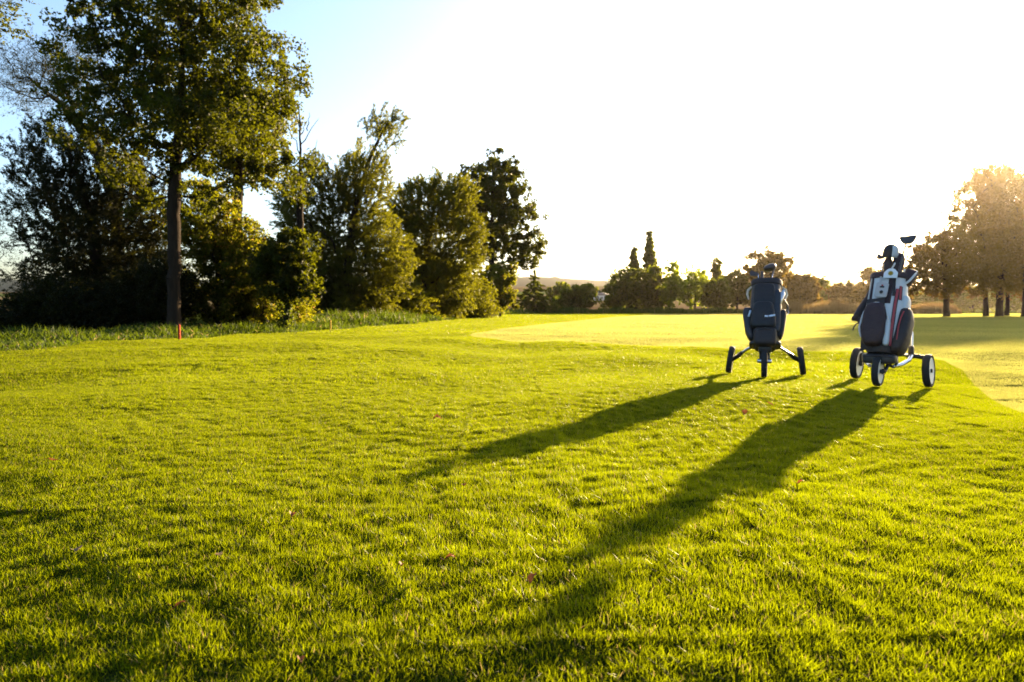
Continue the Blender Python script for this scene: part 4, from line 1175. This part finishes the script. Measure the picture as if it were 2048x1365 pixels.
    MB().tube([(-0.20, -0.06, 0.32), (-0.185, -0.06, 0.26), (-0.175, -0.05, 0.18)], [0.024, 0.014, 0.010], 8).build('strap_tail', M['dark_cloth'], bag)
    MB().tube([(-0.19, -0.07, 0.27), (-0.215, -0.07, 0.255), (-0.232, -0.07, 0.225), (-0.236, -0.07, 0.195)], 0.006, 8).build('hook', M['black_plastic'], bag)

    # tags hanging on the bag
    def tag_plate(name, lab, x, z, outline, mat, extra, out=0.030, tilt=0.0):
        y = bag_front(prof, x, min(z, 0.69)) - out
        r = empty(name); r.matrix_world = Mw @ Matrix.Translation((x, y, z)) @ Matrix.Rotation(R(tilt), 4, 'Y')
        tag(r, lab, 'bag tag', 'tags on the white bag')
        MB().prism(outline, (0, 0, 0), (1, 0, 0), (0, 0, 1), (0, 1, 0), 0.008).build('plate', M[mat], r, False, bevel=0.002)
        extra(r)
    circ = lambda rr, cx=0, cz=0: [(cx + rr * math.cos(a), cz + rr * math.sin(a)) for a in np.linspace(0, 2 * math.pi, 20, endpoint=False)]
    def ex1(r):
        MB().prism(circ(0.019, 0.002, -0.022), (0, -0.005, 0), (1, 0, 0), (0, 0, 1), (0, 1, 0), 0.004).build('seal', M['grey_cloth'], r, False)
        MB().prism(circ(0.015, 0.002, -0.022), (0, -0.0075, 0), (1, 0, 0), (0, 0, 1), (0, 1, 0), 0.003).build('seal_face', M['dark_cloth'], r, False)
        MB().box((0, -0.006, 0.026), (0.018, 0.002, 0.006)).build('print', M['dark_cloth'], r, False)
        MB().box((0, -0.006, 0.041), (0.008, 0.002, 0.006)).build('print', M['red_zip'], r, False)
        MB().tube([(-0.02, 0, 0.06), (-0.026, 0.005, 0.10), (-0.03, 0.01, 0.125)], 0.009, 6).build('strap', M['grey_cloth'], r)
    rr = [(-0.052, -0.055), (-0.040, -0.068), (0.040, -0.068), (0.050, -0.055), (0.050, 0.055), (0.038, 0.066), (0.016, 0.070), (-0.040, 0.072), (-0.050, 0.060)]
    tag_plate('bag_tag', 'grey rectangular tag with a round seal hanging below the white one', -0.018, 0.545, rr, 'grey_cloth', ex1, 0.03, 4)
    def ex2(r):
        MB().prism(circ(0.021, 0, -0.002), (0, -0.005, 0), (1, 0, 0), (0, 0, 1), (0, 1, 0), 0.004).build('emblem', M['emblem'], r, False)
        MB().prism(circ(0.013, 0, -0.002), (0, -0.0078, 0), (1, 0, 0), (0, 0, 1), (0, 1, 0), 0.003).build('emblem_face', M['stake_yellow'], r, False)
        MB().tube([(0.0, 0, 0.04), (0.012, 0, 0.07), (0.018, 0.01, 0.10)], 0.007, 6).build('strap', M['white_cloth'], r)
    dome = [(-0.055, -0.045), (0.055, -0.045), (0.055, 0.005), (0.030, 0.036), (0.014, 0.044), (-0.014, 0.044), (-0.030, 0.036), (-0.055, 0.005)]
    tag_plate('bag_tag', 'white dome-shaped tag with a gold emblem at the bag rim', 0.040, 0.700, dome, 'white_rim', ex2, 0.040, 2)

    g = 'clubs in the white bag'
    def mallet(m, tt):
        a = 0.068
        ol = [(-a, 0.034), (a, 0.044), (a * 0.92, 0.012), (a * 0.62, -0.020), (a * 0.2, -0.034), (-a * 0.35, -0.032), (-a * 0.70, -0.018), (-a * 0.92, 0.008)]
        m.prism(ol, tt + np.array([0.012, 0, 0.012]), (1, 0, 0), (0, 0, 1), (0, 1, 0), 0.026)
    club('mallet putter with a flat half-moon head, highest club of the white bag', Mw, (0.045, -0.075, 0.40), (0.108, -0.055, 1.045), mallet, 'club_dark', g, shaft_mat='club_dark', shaft_r=0.0095)
    club('thin-shafted club standing under the peak of the cap', Mw, (-0.06, 0.0, 0.25), (-0.075, 0.0, 0.93), iron_head(-1, 0.05), 'club_dark', g)
    # covered woods
    for lab, b, tp_, r_ in (('club in a tall brown headcover under the cap', (0.0, 0.0, 0.3), (-0.028, 0.0, 0.86), 0.040),
                            ('club in a fat brown headcover next to the putter shaft', (0.03, 0.03, 0.3), (0.052, 0.02, 0.90), 0.050)):
        c = empty('golf_club'); c.matrix_world = Mw @ Matrix.Translation(b); tag(c, lab, 'golf club', g)
        d = np.array(tp_) - np.array(b)
        MB().tube([(0, 0, 0), d * 0.9], 0.008, 8).build('shaft', M['club_steel'], c)
        MB().tube([d * 0.72, d * 0.80, d * 0.92, d * 1.02, d * 1.09, d * 1.12], [r_ * 0.55, r_ * 0.7, r_ * 0.95, r_, r_ * 0.72, r_ * 0.2], 14).build('headcover', M['glare_maroon_cloth'], c)
    c = empty('golf_club'); c.matrix_world = Mw @ Matrix.Translation((0.07, 0.0, 0.35)); tag(c, 'club in a big rounded headcover leaning out over the bag rim', 'golf club', g)
    MB().tube([(0, 0, 0), (0.05, 0, 0.33)], 0.008, 8).build('shaft', M['club_steel'], c)
    def hc(p):
        p = p.copy(); k = p[:, 2] / 0.085; p[:, 0] *= 1 + 0.30 * np.clip(k, -1, 1); return p
    h = MB().superq((0.080, -0.01, 0.36), (0.046, 0.045, 0.085), 0.6, 0.8, rot=rotm('Y', 22), fn=hc).build('headcover', M['glare_maroon_cloth'], c)
    MB().tube([(0.060, -0.05, 0.285), (0.100, -0.055, 0.320), (0.130, -0.042, 0.375), (0.138, -0.02, 0.42)], 0.010, 8).build('piping', M['white_cloth'], h)
    MB().tube([(0.028, -0.045, 0.31), (0.036, -0.052, 0.37), (0.05, -0.045, 0.43)], 0.008, 8).build('piping', M['white_cloth'], h)
    # cap on the clubs
    cp = empty('baseball_cap'); cp.matrix_world = Mw @ Matrix.Translation((-0.030, -0.005, 0.920)) @ Matrix.Rotation(R(6), 4, 'Y') @ Matrix.Rotation(R(20), 4, 'X')
    tag(cp, 'dark cap with a pale side panel hung over the club heads', 'cap')
    k = 28; th = np.linspace(0, 2 * math.pi, k, endpoint=False)
    rings = []
    for hz, rr_ in ((0.0, 1.0), (0.03, 1.01), (0.065, 0.97), (0.092, 0.84), (0.110, 0.60), (0.119, 0.30), (0.121, 0.02)):
        rings.append(np.stack([np.cos(th) * 0.066 * rr_ + 0.012, np.sin(th) * 0.062 * rr_, np.full(k, hz)], 1))
    MB().loft(rings, False, True).build('dome', M['dark_cloth'], cp)
    sel = np.linspace(R(-66), R(8), 10)
    pr = []
    for hz, rr_ in ((0.0, 1.0), (0.03, 1.01), (0.065, 0.97), (0.092, 0.84), (0.105, 0.68)):
        pr.append([(math.cos(a) * 0.0685 * rr_ + 0.012, math.sin(a) * 0.0645 * rr_, hz) for a in sel])
    co = np.array(pr).reshape(-1, 3); q = [[r_ * 10 + i, r_ * 10 + i + 1, (r_ + 1) * 10 + i + 1, (r_ + 1) * 10 + i] for r_ in range(4) for i in range(9)]
    pn = MB().add(co, q).build('side_panel', M['white_cloth'], cp)
    pn.modifiers.new('thick', 'SOLIDIFY').thickness = 0.003
    bo = [(-0.030, -0.050), (-0.07, -0.044), (-0.105, -0.026), (-0.116, 0.0), (-0.105, 0.026), (-0.07, 0.044), (-0.030, 0.050)]
    up = [(x, y, 0.006 - (x + 0.03) ** 2 * 1.2 + 0.0 - abs(y) * 0.16) for x, y in bo]
    MB().loft([up, [(x, y, z - 0.006) for x, y, z in up]]).build('peak', M['dark_cloth'], cp)
right_cart()

# ------------------------------------------------------------------ stakes
def stake(x, y, Y, h, w, mat, lab):
    b = px(x, y, Y); b[2] = float(terr(b[0], b[1]))
    r = empty('boundary_stake', tuple(b)); tag(r, lab, 'stake', 'stakes along the rough')
    MB().box((0, 0, h / 2 - 0.05), (w / 2, w / 2, h / 2 + 0.05)).build('post', M[mat], r, False, bevel=w * 0.12)
    MB().loft([[(-w / 2, -w / 2, h), (w / 2, -w / 2, h), (w / 2, w / 2, h), (-w / 2, w / 2, h)], [(-w / 9, -w / 9, h + w * 0.6), (w / 9, -w / 9, h + w * 0.6), (w / 9, w / 9, h + w * 0.6), (-w / 9, w / 9, h + w * 0.6)]]).build('point', M[mat], r, False)
stake(359, 681, 14.5, 0.30, 0.045, 'stake_red', 'short red stake in front of the big oak trunk')
stake(661, 669, 22, 0.30, 0.05, 'stake_yellow', 'faint yellow stake in front of the tall willow')

# ------------------------------------------------------------------ fallen leaves
def fallen_leaf(x, y, size, mat, lab, seed):
    rs = np.random.RandomState(seed)
    Yd = CAM_H * 1365 / (y - 618)
    b = px(x, y, Yd)
    b[2] = float(terr(b[0], b[1])) + 0.022
    o_ = [(0, 0), (0.18, 0.16), (0.32, 0.34), (0.55, 0.30), (0.70, 0.22), (0.85, 0.10), (1.0, 0.0)]
    co, qs = [], []
    for i, (t, w) in enumerate(o_):
        z = 0.25 * math.sin(t * 2.6 + seed) + 0.12 * t
        for s in (-1, -0.5, 0, 0.5, 1):
            co.append(((t - 0.5) * size, s * w * size * (1 + 0.15 * rs.normal()), (z + abs(s) * w * 0.7 + 0.05 * rs.normal()) * size))
    for i in range(len(o_) - 1):
        for k in range(4):
            a = i * 5 + k; qs.append((a, a + 1, a + 6, a + 5))
    m = MB().add(co, qs)
    root = empty('fallen_leaf', tuple(b), (rs.uniform(-0.3, 0.3), rs.uniform(-0.4, 0.2), rs.uniform(0, 6.28)))
    tag(root, lab, 'leaf', 'dead leaves on the lawn')
    m.build('blade', M[mat], root)
    MB().tube([(-0.5 * size, 0, 0.02 * size), (-0.7 * size, 0.03 * size, 0.08 * size), (-0.85 * size, 0.02 * size, 0.2 * size)], 0.0011, 5).build('stalk', M[mat], root)
for k, (x, y, s, mt, lab) in enumerate([
    (1066, 1206, 0.034, 'dead_leaf', 'brown curled leaf at the tip of the white bag shadow'),
    (900, 1154, 0.032, 'dead_leaf', 'red-brown leaf left of the tip of the long bag shadow'),
    (803, 1162, 0.024, 'dead_leaf', 'small reddish leaf furthest left of the three near the shadow tip'),
    (1140, 1190, 0.016, 'dead_leaf', 'tiny orange leaf just right of the white bag shadow tip'),
    (437, 1127, 0.030, 'pale_dead_leaf', 'pale folded leaf in the lower left lawn'),
    (157, 1100, 0.028, 'pale_dead_leaf', 'pale upright leaf near the left edge of the lawn'),
    (357, 1226, 0.026, 'dead_leaf', 'dark red leaf lowest in the left lawn'),
    (583, 1053, 0.028, 'dead_leaf', 'brown leaf on the open lawn left of the navy bag shadow tip'),
    (875, 849, 0.052, 'dead_leaf', 'brown leaf standing above the end of the navy bag shadow'),
    (929, 986, 0.030, 'dead_leaf', 'orange leaf between the two bag shadows'),
    (107, 931, 0.040, 'dead_leaf', 'orange leaf far out at the left side of the lawn'),
    (1490, 833, 0.055, 'dead_leaf', 'reddish leaf lying left of the white bag shadow near the wheels'),
    (1540, 820, 0.050, 'dead_leaf', 'reddish leaf touching the upper edge of the white bag shadow'),
    (1600, 994, 0.030, 'dead_leaf', 'red leaf on the bright lawn right of the white bag shadow'),
    (600, 1350, 0.022, 'dead_leaf', 'red leaf at the very bottom of the lawn'),
]):
    fallen_leaf(x, y, s, mt, lab, 200 + k)
